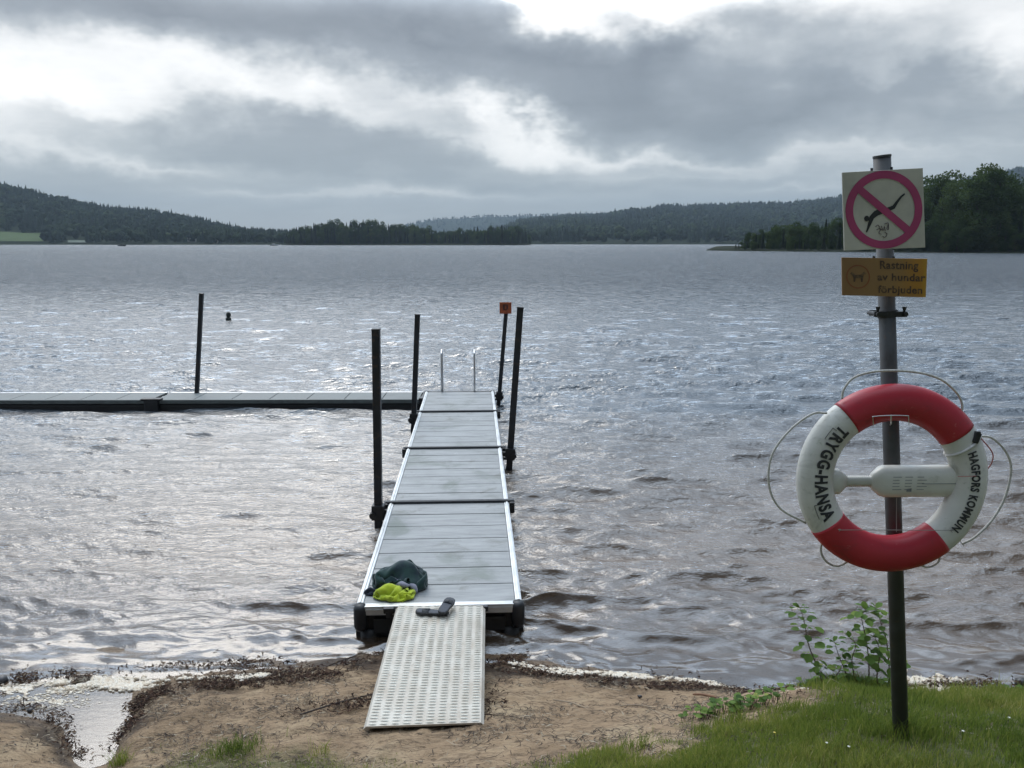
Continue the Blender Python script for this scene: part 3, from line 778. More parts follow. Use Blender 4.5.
# ------------------------------------------------------------------ signs
def sign_frame(corners, Yp):
    C4 = [at_y(px, py, Yp) for px, py in corners]   # TL TR BR BL
    c = sum(C4, Vector())/4
    xd = ((C4[1]+C4[2])-(C4[0]+C4[3])).normalized()
    w = ((C4[1]-C4[0]).length+(C4[2]-C4[3]).length)/2; h = ((C4[0]-C4[3]).length+(C4[1]-C4[2]).length)/2
    return c, math.atan2(-xd.z, xd.x), w, h
CN1 = [(841.8, 172.5), (922.5, 168), (925, 247.5), (844, 250.5)]; CN2 = [(841.5, 257.3), (927, 258.8), (925.5, 297.3), (842, 295.2)]
c, roty, w, h = sign_frame(CN1, YP-.055); w1, h1 = w, h
sg = empty('no_diving_sign', tuple(c)); sg.rotation_euler = (0, roty, 0)
tag(sg, 'square white sign with a crossed-out diver in a magenta ring atop the pole', 'sign')
M_signw = plain('aged_white_sign', (.56, .53, .46), .5, 0, .10, 5, c2=(.40, .38, .33))
M_red = plain('faded_magenta', (.42, .055, .16), .5, 0, .12, 6)
M_blk = plain('black_print', (.02, .022, .025), .5, 0, .2, 20)
M_scr = plain('scribble_ink', (.10, .07, .09), .6, 0, .2, 20)
mb = MB(); mb.box((0, 0, 0), (w, .006, h), None, .0015); mb.build('panel', M_signw, sg)
mb = MB(); R1, R0 = w*.475, w*.380; yf = -.0050; n = 64; vs = []; fs = []
for k in range(n):
    a = 2*PI*k/n
    for rr in (R0, R1): vs.append((rr*math.cos(a), yf, rr*math.sin(a)))
for k in range(n): k2 = (k+1) % n; fs.append((2*k, 2*k+1, 2*k2+1, 2*k2))
mb.add(vs, fs)
bw = w*.046; a45 = math.radians(-42); ca, sa_ = math.cos(a45), math.sin(a45); LL = R0*1.03
mb.add([(ca*s1*LL-sa_*s2*bw, yf-.0004, sa_*s1*LL+ca*s2*bw) for s1, s2 in ((-1, -1), (1, -1), (1, 1), (-1, 1))], [(0, 1, 2, 3)])
ring_part = mb.build('prohibition_ring', M_red, sg)
# diver: outlines in units of half sign width, from the photo
def poly(mb, pts, y): 
    mb.add([(p_[0]*w/2, y, p_[1]*h/2) for p_ in pts], [tuple(range(len(pts)))])
mb = MB(); yd = -.0044
poly(mb, [(-.05, .02), (.10, .06), (.22, .10), (.30, .20), (.42, .33), (.52, .40), (.535, .36), (.46, .30), (.36, .17), (.27, .02), (.12, -.04), (.0, -.06)], yd)
poly(mb, [(-.10, .04), (.02, .0), (-.02, -.09), (-.16, -.14), (-.30, -.24), (-.36, -.15), (-.24, -.02)], yd-.0002)
poly(mb, [(-.36, -.15), (-.26, -.22), (-.34, -.38), (-.435, -.56), (-.46, -.54), (-.40, -.33)], yd-.0004)
poly(mb, [(-.43+.065*math.cos(q*PI/5), -.20+.075*math.sin(q*PI/5)) for q in range(10)], yd-.0006)
mb.build('diver_pictogram', M_blk, sg)
mb = MB()
for pts in ([(-.22, -.42), (-.15, -.38), (-.10, -.50), (-.14, -.58), (-.08, -.62)], [(-.08, -.40), (-.03, -.52), (.0, -.42), (.02, -.55)], [(.0, -.36), (.10, -.34), (.06, -.48), (.10, -.50), (.10, -.35)], [(-.06, -.66), (.0, -.70), (.06, -.62), (.0, -.56)], [(-.2,-.5),(-.12,-.47),(-.05,-.52)]):
    mb.tube(spline([(a_*w/2, yd-.0006, b_*h/2) for a_, b_ in pts], 5), .0011, 5)
mb.build('graffiti', M_scr, sg)
for s in (-1, 1):
    mb = MB(); mb.tube([(s*.036, .004, h/2-.004), (s*.036, .004, h/2+.010)], .005, 8); mb.build('bolt', M_bolt, sg)
    mb = MB(); mb.tube([(s*.036, .004, -h/2-.004), (s*.036, .004, -h/2+.006)], .005, 8); mb.build('bolt', M_bolt, sg)

c, roty, w, h = sign_frame(CN2, YP-.055)
sy_ = empty('dog_walking_sign', tuple(c)); sy_.rotation_euler = (0, roty, 0)
tag(sy_, 'faded yellow rectangular sign with a dog in a circle and three lines of writing', 'sign')
m_y, t, b = new_mat('faded_yellow_sign')
tc = t.n('TexCoord').outputs['Object']; xx_ = t.n('SeparateXYZ', ins={0: tc}).outputs[0]
nz = t.noise(tc, 9, 6, .6, .4)
cc_ = t.ramp(t.math('ADD', t.maprange(xx_, -.16, .16, 0, 1, False), t.math('MULTIPLY', t.math('SUBTRACT', nz, .5), .5)), [(.1, (.27, .145, .055)), (.6, (.31, .175, .06)), (.93, (.44, .20, .02)), (1, (.48, .25, .02))])
t.nt.links.new(cc_, b.inputs['Base Color']); b.inputs['Roughness'].default_value = .5
mb = MB(); mb.box((0, 0, 0), (w, .006, h), None, .0015); mb.build('panel', m_y, sy_)
M_ink = plain('brown_faded_ink', (.07, .04, .025), .6, 0, .3, 55, c2=(.22, .13, .05))
for txt, zz_, sz in (('Rastning', .044, .048), ('av hundar', .0, .044), ('förbjuden', -.046, .044)):
    V_, F_ = glyph_mesh(txt, sz, .0011, 1.0, 1.06)
    wid = max(v.x for v in V_)-min(v.x for v in V_); sc = {0.044: .142, .0: .178, -.046: .166}[zz_]/wid
    x0 = {0.044: .052, .0: .062, -.046: .060}[zz_]
    mb = MB(); mb.add([(v.x*sc+x0, -.0042, v.y*.86+zz_) for v in V_], F_); mb.build('lettering', M_ink, sy_)
mb = MB(); vs = []; fs = []; n = 36
for k in range(n):
    a = 2*PI*k/n
    for rr in (.040, .044): vs.append((-.098+rr*math.cos(a), -.0042, rr*math.sin(a)))
for k in range(n): k2 = (k+1) % n; fs.append((2*k, 2*k+1, 2*k2+1, 2*k2))
mb.add(vs, fs); mb.build('circle', plain('orange_faded_ink', (.28, .09, .03), .6), sy_)
dog = [(-.030, .012), (-.024, .018), (-.017, .013), (-.012, .006), (.010, .008), (.020, .018), (.026, .020), (.030, .012), (.022, .008), (.020, -.002), (.017, -.020), (.012, -.020), (.010, -.006), (-.008, -.006), (-.012, -.020), (-.018, -.020), (-.018, -.003), (-.024, .006)]
mb = MB(); mb.add([(-.098+a_*.95, -.0044, b_*.95) for a_, b_ in dog], [tuple(range(len(dog)))]); mb.build('dog_pictogram', M_ink, sy_)
for s in (-1, 1):
    mb = MB(); mb.tube([(s*.036, .004, h/2-.004), (s*.036, .004, h/2+.007)], .005, 8); mb.build('bolt', M_bolt, sy_)

def fit_sign(root, corners, Yp, w, h):
    # the real signs are slightly racked: lay every part on the measured four corners
    C4 = [at_y(px, py, Yp) for px, py in corners]; c0 = Vector(root.location); root.rotation_euler = (0, 0, 0)
    for ch in [k for k in bpy.data.objects if k.parent == root]:
        for v in ch.data.vertices:
            u, q = v.co.x/w+.5, v.co.z/h+.5
            p = C4[3].lerp(C4[2], u).lerp(C4[0].lerp(C4[1], u), q)-c0; v.co = Vector((p.x, v.co.y, p.z))
fit_sign(sg, CN1, YP-.055, w1, h1); fit_sign(sy_, CN2, YP-.055, w, h)
# ------------------------------------------------------------------ lifebuoy
YB = 2.965
bc = at_y(891.5, 478.5, YB); BR = .363; TR_ = .069; TD = .050; RM = BR-TR_
buoy = empty('lifebuoy', tuple(bc)); buoy.rotation_euler = (math.radians(-4), 0, 0)
tag(buoy, 'red and white lifebuoy ring hanging on the pole with grey grab ropes', 'lifebuoy')
def torus_seg(a0, a1, grow, n=40, m_=24, close=False):
    vs = []; fs = []
    for i in range(n+1):
        A = a0+(a1-a0)*i/n
        for k in range(m_):
            B = 2*PI*k/m_
            ex = abs(math.cos(B))**.9*(1 if math.cos(B) >= 0 else -1); ez = math.sin(B)
            rr = RM+(TR_+grow)*ex; vs.append((rr*math.cos(A), (TD+grow)*ez*(-1), rr*math.sin(A)))
    for i in range(n):
        for k in range(m_):
            k2 = (k+1) % m_; fs.append((i*m_+k, i*m_+k2, (i+1)*m_+k2, (i+1)*m_+k))
    if not close:
        fs.append(tuple(range(m_))[::-1]); fs.append(tuple(n*m_+k for k in range(m_)))
    return vs, fs
M_bw = plain('aged_white_buoy', (.66, .64, .585), .42, 0, .10, 4, .12, 40, .001, c2=(.50, .48, .43))
M_br = plain('red_buoy_vinyl', (.44, .022, .036), .40, 0, .16, 3, .12, 50, .001, c2=(.36, .016, .03))
def grime(m, colr_, sc, a, b_, fac):
    t = NT(m.node_tree); b = m.node_tree.nodes['Principled BSDF']; src = b.inputs['Base Color'].links[0].from_socket
    tc = t.n('TexCoord').outputs['Object']; n_ = t.noise(t.mapping(tc, (1, 1, 1.6)), sc, 7, .72, .6)
    t.nt.links.new(t.mix(t.maprange(n_, a, b_, 0, fac), src, tuple(colr_)), b.inputs['Base Color'])
grime(M_bw, (.22, .21, .17), 7, .52, .72, .55); grime(M_bw, (.20, .24, .12), 22, .60, .72, .5); grime(M_br, (.20, .03, .04), 8, .52, .72, .6); grime(M_br, (.62, .20, .18), 26, .62, .72, .5)
grime(M_post, (.10, .055, .035), 11, .54, .68, .7); grime(M_pole, (.13, .085, .055), 16, .58, .70, .6); grime(M_deck, (.12, .12, .09), 3.0, .54, .70, .5)
grime(M_deck, (.72, .72, .68), 38, .71, .74, .8); grime(M_ramp, (.16, .11, .07), 6, .56, .72, .55); grime(M_stud, (.20, .14, .09), 5, .55, .72, .5)
mb = MB(); mb.add(*torus_seg(0, 2*PI, 0, 120, 28, True)); mb.build('ring', M_bw, buoy, True)
D = math.radians
for a0, a1 in ((36, 128.5), (215.5, 309)):
    mb = MB(); mb.add(*torus_seg(D(a0), D(a1), .0018, 44, 28)); o = mb.build('red_cover', M_br, buoy, False)
    for p_ in o.data.polygons: p_.use_smooth = len(p_.vertices) == 4
def surf_y(rad, off=.0022):
    q = min(.98, abs(rad-RM)/TR_); q = q**(1/.9); return -(TD*math.sqrt(max(0, 1-q*q))+off)
def arc_text(txt, size, ang_c, rad, direction, spread, off, xs_, ofs=.0, off_r=None):
    """direction +1: reads clockwise with tops outward; -1: reads counter-clockwise with tops inward"""
    V_, F_ = glyph_mesh(txt, size, ofs, 1.0, 1.14)
    wid = max(v.x for v in V_)-min(v.x for v in V_); k = spread/wid
    out = []
    for v in V_:
        s_ = v.x*k
        A = ang_c-direction*s_/rad if direction > 0 else ang_c+s_/rad
        rr = rad+(v.y*xs_ if direction > 0 else -v.y*xs_)
        out.append((rr*math.cos(A), surf_y(rr), rr*math.sin(A)))
    return out, F_
M_let = plain('black_lettering', (.022, .022, .025), .55, 0, .25, 30, c2=(.05, .05, .05))
V_, F_ = arc_text('TRYGG-HANSA', .066, D(173), .290, -1, .378, 0, 1.0, .0028)
mb = MB(); mb.add(V_, F_); mb.build('lettering', M_let, buoy)
V_, F_ = arc_text('HAGFORS KOMMUN', .047, D(-9), .292, 1, .318, 0, .95, .0020)
mb = MB(); mb.add(V_, F_); mb.build('lettering', M_let, buoy)
for a0, a1 in ((141, 150), (197, 207)):
    mb = MB()
    P_ = [(.323*math.cos(D(a)), surf_y(.323, .0012), .323*math.sin(D(a))) for a in np.linspace(a0, a1, 8)]
    mb.tube(P_, .0010, 5)
    for a in (a0,): mb.tube([(rr*math.cos(D(a)), surf_y(rr, .001), rr*math.sin(D(a))) for rr in (.323, .315, .306)], .001, 5)
    mb.build('print_line', M_let, buoy)
# strap and clip
def b3(px, py, y): q = at_y(px, py, YB+y); q = q-bc; return Matrix.Rotation(math.radians(4), 3, 'X') @ q
M_rope = plain('grey_white_rope', (.60, .57, .52), .8, 0, .2, 120, .5, 300, .001)
mb = MB(); P_ = []
A = D(26)
for k in range(0, 25):
    B = -PI+2*PI*k/24; ex = math.cos(B); rr = RM+(TR_+.003)*ex; P_.append((rr*math.cos(A+ex*.04), -(TD+.003)*math.sin(B), rr*math.sin(A+ex*.04)))
mb.tube(P_, .0055, 6); mb.build('strap', plain('white_webbing', (.6, .58, .55), .7), buoy, True)
mb = MB(); q = b3(975.5, 437.5, -.03); mb.box(q, (.022, .03, .042), Matrix.Rotation(.35, 3, 'Y'), .005); mb.box(q+Vector((.004, -.005, .018)), (.015, .02, .014), None, .003); mb.build('clip', M_black, buoy)
loops = [[(827, 413, 0), (812, 414, .0), (790, 430, .0), (772, 455, .0), (769, 485, .0), (780, 508, .0), (806, 523, 0)],
         [(842, 399, 0), (844, 389, 0), (855, 377, 0), (880, 371, 0), (915, 372, 0), (940, 379, 0), (956, 392, 0), (962, 404, 0), (961, 414, 0)],
         [(978, 436, 0), (992, 438, 0), (1006, 452, 0), (1011, 470, 0), (1005, 497, 0), (992, 520, 0), (975, 537, 0), (962, 544, 0)],
         [(822, 541, 0), (821, 552, 0), (827, 562, 0), (838, 566, 0), (850, 560, 0)],
         [(940, 553, 0), (938, 562, 0), (928, 567, 0), (918, 564, 0)]]
for lp in loops:
    mb = MB(); mb.tube(spline([b3(a_, b_, y_) for a_, b_, y_ in lp], 10), .0045, 8); mb.build('grab_rope', M_rope, buoy, True)
M_pink = plain('faded_red_cord', (.50, .16, .15), .8, 0, .2, 60)
mb = MB(); mb.tube(spline([b3(980, 437, 0), b3(992, 452, -.01), b3(992, 462, -.01), b3(987, 470, 0)], 8), .0025, 6); mb.build('red_cord', M_pink, buoy, True); mb = MB()
mb.tube([b3(958, 476.5, -.056), b3(966, 476.5, -.056), b3(976, 476, -.052)], .0012, 5); 
mb.build('red_cord', M_pink, buoy, True)
mb = MB(); mb.tube(spline([b3(822, 545, -.02), b3(840, 530.5, -.066), b3(841.5, 530, -.066), b3(890, 530, -.066), b3(949, 530.5, -.066), b3(951, 531, -.066), b3(964, 546, -.03)], 8), .0013, 5)
mb.tube([b3(896.5, 498, -.02), b3(896.5, 532, -.035)], .0010, 5); mb.build('thin_string', plain('thin_grey_string', (.33, .30, .27), .7), buoy)
mb = MB(); q = b3(878.5, 566, -.045); 
mb.tube([q+Vector((0, .006, 0)), q+Vector((0, -.004, 0))], .0115, 16); mb.build('plug', plain('grey_plug', (.42, .38, .38), .5), buoy, True)

# ---- white plastic holder with the line inside the ring
hc = at_y(897, 481, YB+.012)
hold = empty('lifebuoy_holder', tuple(hc)); hold.rotation_euler = (0, math.radians(-.3), 0)
tag(hold, 'white plastic bottle-shaped throw line holder fixed across the pole inside the lifebuoy', 'holder')
M_hold = plain('white_plastic', (.68, .66, .60), .38, 0, .07, 8, c2=(.58, .56, .5))
grime(M_hold, (.35, .34, .27), 12, .55, .72, .4)
def h3(px, py, y=0): return at_y(px, py, hc.y+y)-hc
def lathe_x(mb, prof, n=20, fl=.7):
    vs = []; fs = []
    for x_, r_ in prof:
        for k in range(n):
            a = 2*PI*k/n; q = 3.0
            cs, sn = math.cos(a), math.sin(a)
            sc_ = (abs(cs)**q+abs(sn)**q)**(-1/q)
            vs.append((x_, -cs*sc_*r_*fl, sn*sc_*r_))
    for i in range(len(prof)-1):
        for k in range(n): k2 = (k+1) % n; fs.append((i*n+k, (i+1)*n+k, (i+1)*n+k2, i*n+k2))
    fs.append(tuple(range(n))); fs.append(tuple((len(prof)-1)*n+k for k in range(n))[::-1])
    mb.add(vs, fs)
X_ = lambda px: h3(px, 481).x
s_ = (hc.y*cp+(CZ-hc.z)*sp)/F
hr = 15.6*s_*1.02
mb = MB(); lathe_x(mb, [(X_(870), hr*.35), (X_(872), hr*.55), (X_(879), hr*.93), (X_(883), hr), (X_(945), hr), (X_(957), hr*.99), (X_(960), hr*.9)], 28, .62)
hb = mb.build('bottle_body', M_hold, hold, True)
pr = [(X_(845), hr*.34)]
for k in range(12):
    x_ = 846+k*2.1; pr += [(X_(x_), hr*.27), (X_(x_+.9), hr*.36)]
mb = MB(); lathe_x(mb, pr+[(X_(871.5), hr*.36)], 18, .8); mb.build('ribbed_neck', M_hold, hold, True)
mb = MB(); lathe_x(mb, [(X_(824), hr*.5), (X_(826), hr*.80), (X_(838), hr*.80), (X_(846), hr*.36)], 20, .7); mb.build('end_knob', M_hold, hold, True)
mb = MB(); yl = -hr*.62-.0012
M_prt = plain('grey_print', (.20, .20, .21), .6, 0, .2, 50)
for bx0, bx1 in ((888, 897), (900, 909), (912, 922)):
    for r_ in range(5):
        zz_ = hr*(.42-.20*r_); x0 = X_(bx0); x1 = X_(bx0+(bx1-bx0)*random.uniform(.6, 1))
        mb.add([(x0, yl, zz_), (x1, yl, zz_), (x1, yl, zz_+.0022), (x0, yl, zz_+.0022)], [(0, 1, 2, 3)])
mb.add([(X_(902), yl-.0004, -hr*.5), (X_(907), yl-.0004, -hr*.5), (X_(907), yl-.0004, -hr*.28), (X_(902), yl-.0004, -hr*.33)], [(0, 1, 2, 3)])
mb.build('printed_label', M_prt, hb)
mb = MB(); mb.box((X_(935), yl+.001, 0), (X_(953)-X_(917), .002, .0018)); mb.build('seam', M_prt, hb)
# wire hook that carries the buoy + bracket to pole
hk = empty('wire_hook', tuple(hc)); tag(hk, 'thin metal wire hook over the inner top edge of the lifebuoy', 'hook')
mb = MB(); W_ = [h3(873.5, 425.5, -.070), h3(873, 418, -.080), h3(874, 416.5, -.080), h3(891, 415.5, -.082), h3(907, 415.8, -.080), h3(908.5, 417, -.080), h3(909, 425, -.070)]
mb.tube(spline(W_, 5), .0018, 6); mb.tube([h3(891, 415.5, -.08), h3(891, 424, -.03), h3(890, 425, .07)], .003, 6); mb.build('wire', M_alu, hk, True)
mb = MB(); mb.box(h3(895, 481, .045), (.09, .03, .05), None, .005); mb.build('pole_bracket', M_bolt, hold)

# ------------------------------------------------------------------ far land
def prof(pts, px): a = np.array(pts, float); return np.interp(px, a[:, 0], a[:, 1])
def pxdir(px): return (px-512)/(F*(cp+.1763*sp))       # X/Y for a far point seen in column px
EL = lambda py: (-sp+((384-py)/F)*cp)/(cp+((384-py)/F)*sp)  # z/Y slope for row py
def hmat(name, ca_, cb_, sc):
    m, t, b = new_mat(name); P = t.n('NewGeometry').outputs['Position']
    t.nt.links.new(t.ramp(t.noise(P, sc, 6, .7), [(.35, ca_), (.6, cb_)]), b.inputs['Base Color']); b.inputs['Roughness'].default_value = 1; b.inputs['Specular IOR Level'].default_value = .05
    return m
M_hill = hmat('forest_floor', (.012, .018, .010), (.026, .036, .018), .03)
M_shore = hmat('far_shore', (.018, .022, .014), (.035, .04, .025), .15)
class Hill:
    def __init__(s, name, ridge, D0, D1, treeh, nx=160, nd=36, seed=0, label='', mat=None):
        s.ridge = ridge; s.D0 = D0; s.D1 = D1; s.treeh = treeh; s.seed = seed
        s.p0, s.p1 = ridge[0][0], ridge[-1][0]
        px = np.linspace(s.p0, s.p1, nx); fr_ = np.concatenate([[-.02], np.linspace(0, 1.5, nd)])
        PX, FR = np.meshgrid(px, fr_); Yd, Zh = s.h(PX, FR)
        Zh = np.where(FR < 0, -3, Zh)
        V = np.stack([pxdir(PX)*Yd, Yd, Zh], -1).reshape(-1, 3)
        me = np_mesh(name, V, grid_faces(len(fr_), nx)); o = link(name, me, mat or M_hill, smooth=True); tag(o, label, None, None, 'structure')
    def h(s, px, fr_):
        Yd = s.D0+(s.D1-s.D0)*fr_
        top = np.maximum(2.0, CZ+s.D1*EL(prof(s.ridge, px))-s.treeh)
        u = np.clip(fr_, 0, 1); sh = np.where(fr_ <= 1, .45*u+.55*u*u*(3-2*u), 1-.35*(fr_-1))
        n = (fbm(px*.035+s.seed, fr_*4+s.seed, s.seed)-.47)
        z = .8+top*sh*(1+n*.5*np.sin(np.clip(fr_, 0, 1)*PI))
        return Yd, z
def tri_tree(kind, r):
    """unit tree, ~30 tris: kind 0 spruce, 1 round"""
    vs = []; fs = []
    if kind == 0:
        for q in range(4):
            z0 = .12+.2*q; z1 = min(1, z0+.38); rad = .20*(1-z0)*1.15; a0 = r.uniform(0, 6)
            b0 = len(vs); vs.append((0, 0, z1))
            for k in range(6): a = a0+k*PI/3; rr = rad*r.uniform(.65, 1.25); vs.append((rr*math.cos(a), rr*math.sin(a), z0+r.uniform(-.04, .04)))
            for k in range(6): fs.append((b0, b0+1+k, b0+1+(k+1) % 6))
    else:
        for q in range(4):
            c_ = (r.uniform(-.14, .14), r.uniform(-.14, .14), r.uniform(.4, .78)); rad = r.uniform(.16, .26); b0 = len(vs)
            vs.append((c_[0], c_[1], c_[2]+rad)); 
            for k in range(5): a = k*2*PI/5+r.uniform(-.3, .3); vs.append((c_[0]+rad*math.cos(a)*r.uniform(.8, 1.2), c_[1]+rad*math.sin(a), c_[2]+rad*r.uniform(-.2, .4)))
            vs.append((c_[0], c_[1], c_[2]-rad*1.3))
            for k in range(5): fs.append((b0, b0+1+k, b0+1+(k+1) % 5)); fs.append((b0+6, b0+1+(k+1) % 5, b0+1+k))
    return np.array(vs), np.array(fs)
def forest_mat(name, cols, sc):
    m, t, b = new_mat(name); P = t.n('NewGeometry').outputs['Position']; 
    rnd = t.n('Attribute', attribute_name='tone').outputs['Fac']
    t.nt.links.new(t.ramp(t.math('ADD', t.math('MULTIPLY', rnd, .55), t.math('MULTIPLY', t.noise(P, sc, 3), .45)), cols), b.inputs['Base Color'])
    b.inputs['Roughness'].default_value = 1; b.inputs['Specular IOR Level'].default_value = .08
    return m
M_far = forest_mat('far_forest', [(.25, (.010, .017, .012)), (.5, (.020, .032, .018)), (.68, (.034, .05, .022)), (.85, (.055, .07, .03))], .02)
def forest(name, hill, n, hmean, label, seed, conif=.6, frmax=1.05, skip=None):
    r = random.Random(seed); g = np.random.default_rng(seed)
    protos = [tri_tree(0, r) for _ in range(6)]+[tri_tree(1, r) for _ in range(6)]
    px = g.uniform(hill.p0, hill.p1, n); fr_ = g.uniform(0, 1, n)**.85*frmax
    Yd, z = hill.h(px, fr_)
    Vs = []; Fs = []; Ts = []; base = 0
    patch = fbm(px*.03, fr_*5, seed, 3)
    for i in range(n):
        if skip and skip(px[i], fr_[i]): continue
        kd = 0 if g.random() < conif-.12+(patch[i]-.45)*1.6 else 1
        v, f = protos[g.integers(0, 6)+6*kd]; h_ = hmean*g.uniform(.65, 1.25)*(1.1 if kd == 0 else .9); a = g.uniform(0, 6.28)
        if g.random() < .015: h_ *= 1.25
        ca_, sa_ = math.cos(a), math.sin(a); wx = h_*g.uniform(.8, 1.25)*(1 if kd == 0 else 1.15)
        V = np.stack([(v[:, 0]*ca_-v[:, 1]*sa_)*wx+pxdir(px[i])*Yd[i], (v[:, 0]*sa_+v[:, 1]*ca_)*wx+Yd[i], v[:, 2]*h_+z[i]-.5], -1)
        Vs.append(V); Fs.append(f+base); Ts.append(np.full(len(v), np.clip((.25 if kd == 0 else .55)+g.normal(0, .18)+(patch[i]-.45)*-.6, 0, 1))); base += len(v)
    me = np_mesh(name, np.concatenate(Vs), np.concatenate(Fs)); attr(me, 'tone', np.concatenate(Ts))
    o = link(name, me, M_far); tag(o, label, 'forest', None, 'stuff'); return o
H1 = Hill('left_hill', [(-420, 150), (-200, 165), (-60, 174), (0, 181), (30, 187), (60, 194), (85, 200), (110, 206), (160, 210), (200, 217), (225, 224), (245, 228), (285, 232), (330, 236), (380, 240)], 980, 1650, 15, seed=3, label='long wooded hill sloping down from the left edge')
fld = lambda px, f: (px < 45 and -.1 < f < .21 and px > -60) or (66 < px < 87 and f < .09)
forest('left_hill_forest', H1, 9500, 15, 'dark mixed forest covering the left hillside', 21, .6, 1.03, fld)
H2 = Hill('middle_hill', [(470, 240), (500, 228), (520, 219), (540, 216.5), (600, 213.5), (640, 209), (665, 205), (690, 204.5), (720, 204), (760, 203.5), (800, 200.5), (840, 198), (900, 190), (960, 178), (1010, 168), (1024, 166.5), (1150, 160), (1400, 150)], 1150, 2700, 17, 200, 40, seed=9, label='broad wooded ridge beyond the middle of the lake')
forest('middle_ridge_forest', H2, 13000, 19, 'hazy forest covering the broad middle ridge', 22, .55, 1.02)
H3 = Hill('far_hill', [(150, 243), (260, 240), (380, 232), (420, 222), (440, 218.5), (480, 216.5), (520, 215.5), (560, 214.5), (640, 212), (760, 210), (900, 214)], 3600, 5200, 6, seed=14, label='pale distant hill on the horizon')
forest('far_hill_forest', H3, 3500, 18, 'pale distant forest on the far hill', 23, .5, 1.02)
# meadows on the left slope
def meadow(name, p0, p1, f0, f1, label, cc1):
    px = np.linspace(p0, p1, 12); ff = np.linspace(f0, f1, 8); PX, FF = np.meshgrid(px, ff); Yd, z = H1.h(PX, FF)
    me = np_mesh(name, np.stack([pxdir(PX)*Yd, Yd, z+1.2], -1).reshape(-1, 3), grid_faces(8, 12)); o = link(name, me, hmat('meadow_grass', cc1, tuple(x*1.25 for x in cc1), .02), smooth=True); tag(o, label, None, None, 'structure')
meadow('meadow', -60, 44, .04, .20, 'green field at the foot of the left hill', (.075, .10, .045))
meadow('meadow', 68, 86, .02, .085, 'small pale field by the left shore', (.13, .15, .12))

# headland and right point (low land)
def land(name, sky_pts, depth, zt, label):
    px = np.linspace(sky_pts[0][0], sky_pts[-1][0], 80); Dn = prof(sky_pts, px)
    rows = []
    e = np.clip(np.minimum(px-px[0], px[-1]-px)/12, 0, 1)
    for f_, z_ in ((-.01, -1.5), (0, .05), (.04, .8), (.3, zt*.7), (.8, zt), (1.0, -1.5)):
        Yd = Dn+depth*f_*(.25+.75*e); rows.append(np.stack([pxdir(px)*Yd, Yd, (z_*(e if z_ > 0 else 1))+0*Yd+(fbm(px*.2, px*0+f_*9, 3)-.5)*.5*(z_ > .1)], -1))
    me = np_mesh(name, np.stack(rows).reshape(-1, 3), grid_faces(6, 80)); o = link(name, me, M_shore, smooth=True); tag(o, label, None, None, 'structure')
land('headland', [(282, 850), (330, 830), (430, 820), (532, 840)], 110, 3, 'low wooded headland in the middle distance')
land('right_point', [(706, 300), (735, 285), (820, 260), (900, 240), (1000, 225), (1150, 200), (1500, 170)], 160, 1.2, 'low wooded point reaching in from the right')

# ---- individual trees
def leaf_mat(name, cols):
    m, t, b = new_mat(name); P = t.n('NewGeometry').outputs['Position']; oi = t.n('ObjectInfo').outputs['Random']
    f_ = t.math('ADD', t.math('MULTIPLY', t.noise(P, .35, 4, .6), .7), t.math('MULTIPLY', oi, .35))
    t.nt.links.new(t.ramp(f_, cols), b.inputs['Base Color']); b.inputs['Roughness'].default_value = .8; b.inputs['Specular IOR Level'].default_value = .1
    return m
M_dec = leaf_mat('broadleaf_foliage', [(.3, (.034, .056, .022)), (.55, (.060, .092, .034)), (.8, (.105, .135, .052))])
M_con = leaf_mat('conifer_foliage', [(.3, (.011, .020, .012)), (.55, (.018, .032, .018)), (.8, (.032, .048, .022))])
translucent(M_dec, .3)
M_bark = plain('bark', (.07, .055, .045), .9, 0, .3, 3)
def make_broad(seed, H, nleaf=1900, wide=.34, ls=.34):
    g = np.random.default_rng(seed); r = random.Random(seed)
    root = empty('birch_tree' if False else 'broadleaf_tree')
    mb = MB(); mb.tube([(0, 0, -1), (r.uniform(-.2, .2), 0, H*.3), (r.uniform(-.4, .4), r.uniform(-.3, .3), H*.8)], [H*.018, H*.013, H*.004], 7)
    lobes = []
    for k in range(17):
        zt = r.uniform(.07, .93) if k > 3 else .10+.05*k; rad = wide*H*(math.sin(PI*min(1, (zt+.08)*.95))**.7)*.55; a = r.uniform(0, 6.28); q = r.uniform(.15, .8)
        c_ = np.array([rad*q*math.cos(a), rad*q*math.sin(a), zt*H]); lobes.append((c_, H*r.uniform(.085, .15)))
        mb.tube([(0, 0, zt*H*.75), tuple(c_*np.array([.5, .5, .9])), tuple(c_)], [H*.006, H*.004, H*.002], 5)
    mb.build('trunk', M_bark, root)
    V = []; 
    per = nleaf//len(lobes)
    for c_, rad in lobes:
        d = g.normal(size=(per, 3)); d /= np.linalg.norm(d, axis=1)[:, None]
        rr = rad*g.uniform(.35, 1.25, per)**.6; P_ = c_+d*rr[:, None]*np.array([1.15, 1.15, .95])
        t1 = g.normal(size=(per, 3)); t1 /= np.linalg.norm(t1, axis=1)[:, None]; t2 = np.cross(t1, g.normal(size=(per, 3))); t2 /= np.linalg.norm(t2, axis=1)[:, None]
        s1 = ls*g.uniform(.5, 1.2, per)[:, None]
        V.append(np.stack([P_-t1*s1, P_+t2*s1*.6, P_+t1*s1, P_-t2*s1*.6], 1).reshape(-1, 3))
    V = np.concatenate(V); me = np_mesh('crown', V, np.arange(len(V)).reshape(-1, 4)); link('crown', me, M_dec, root)
    return root
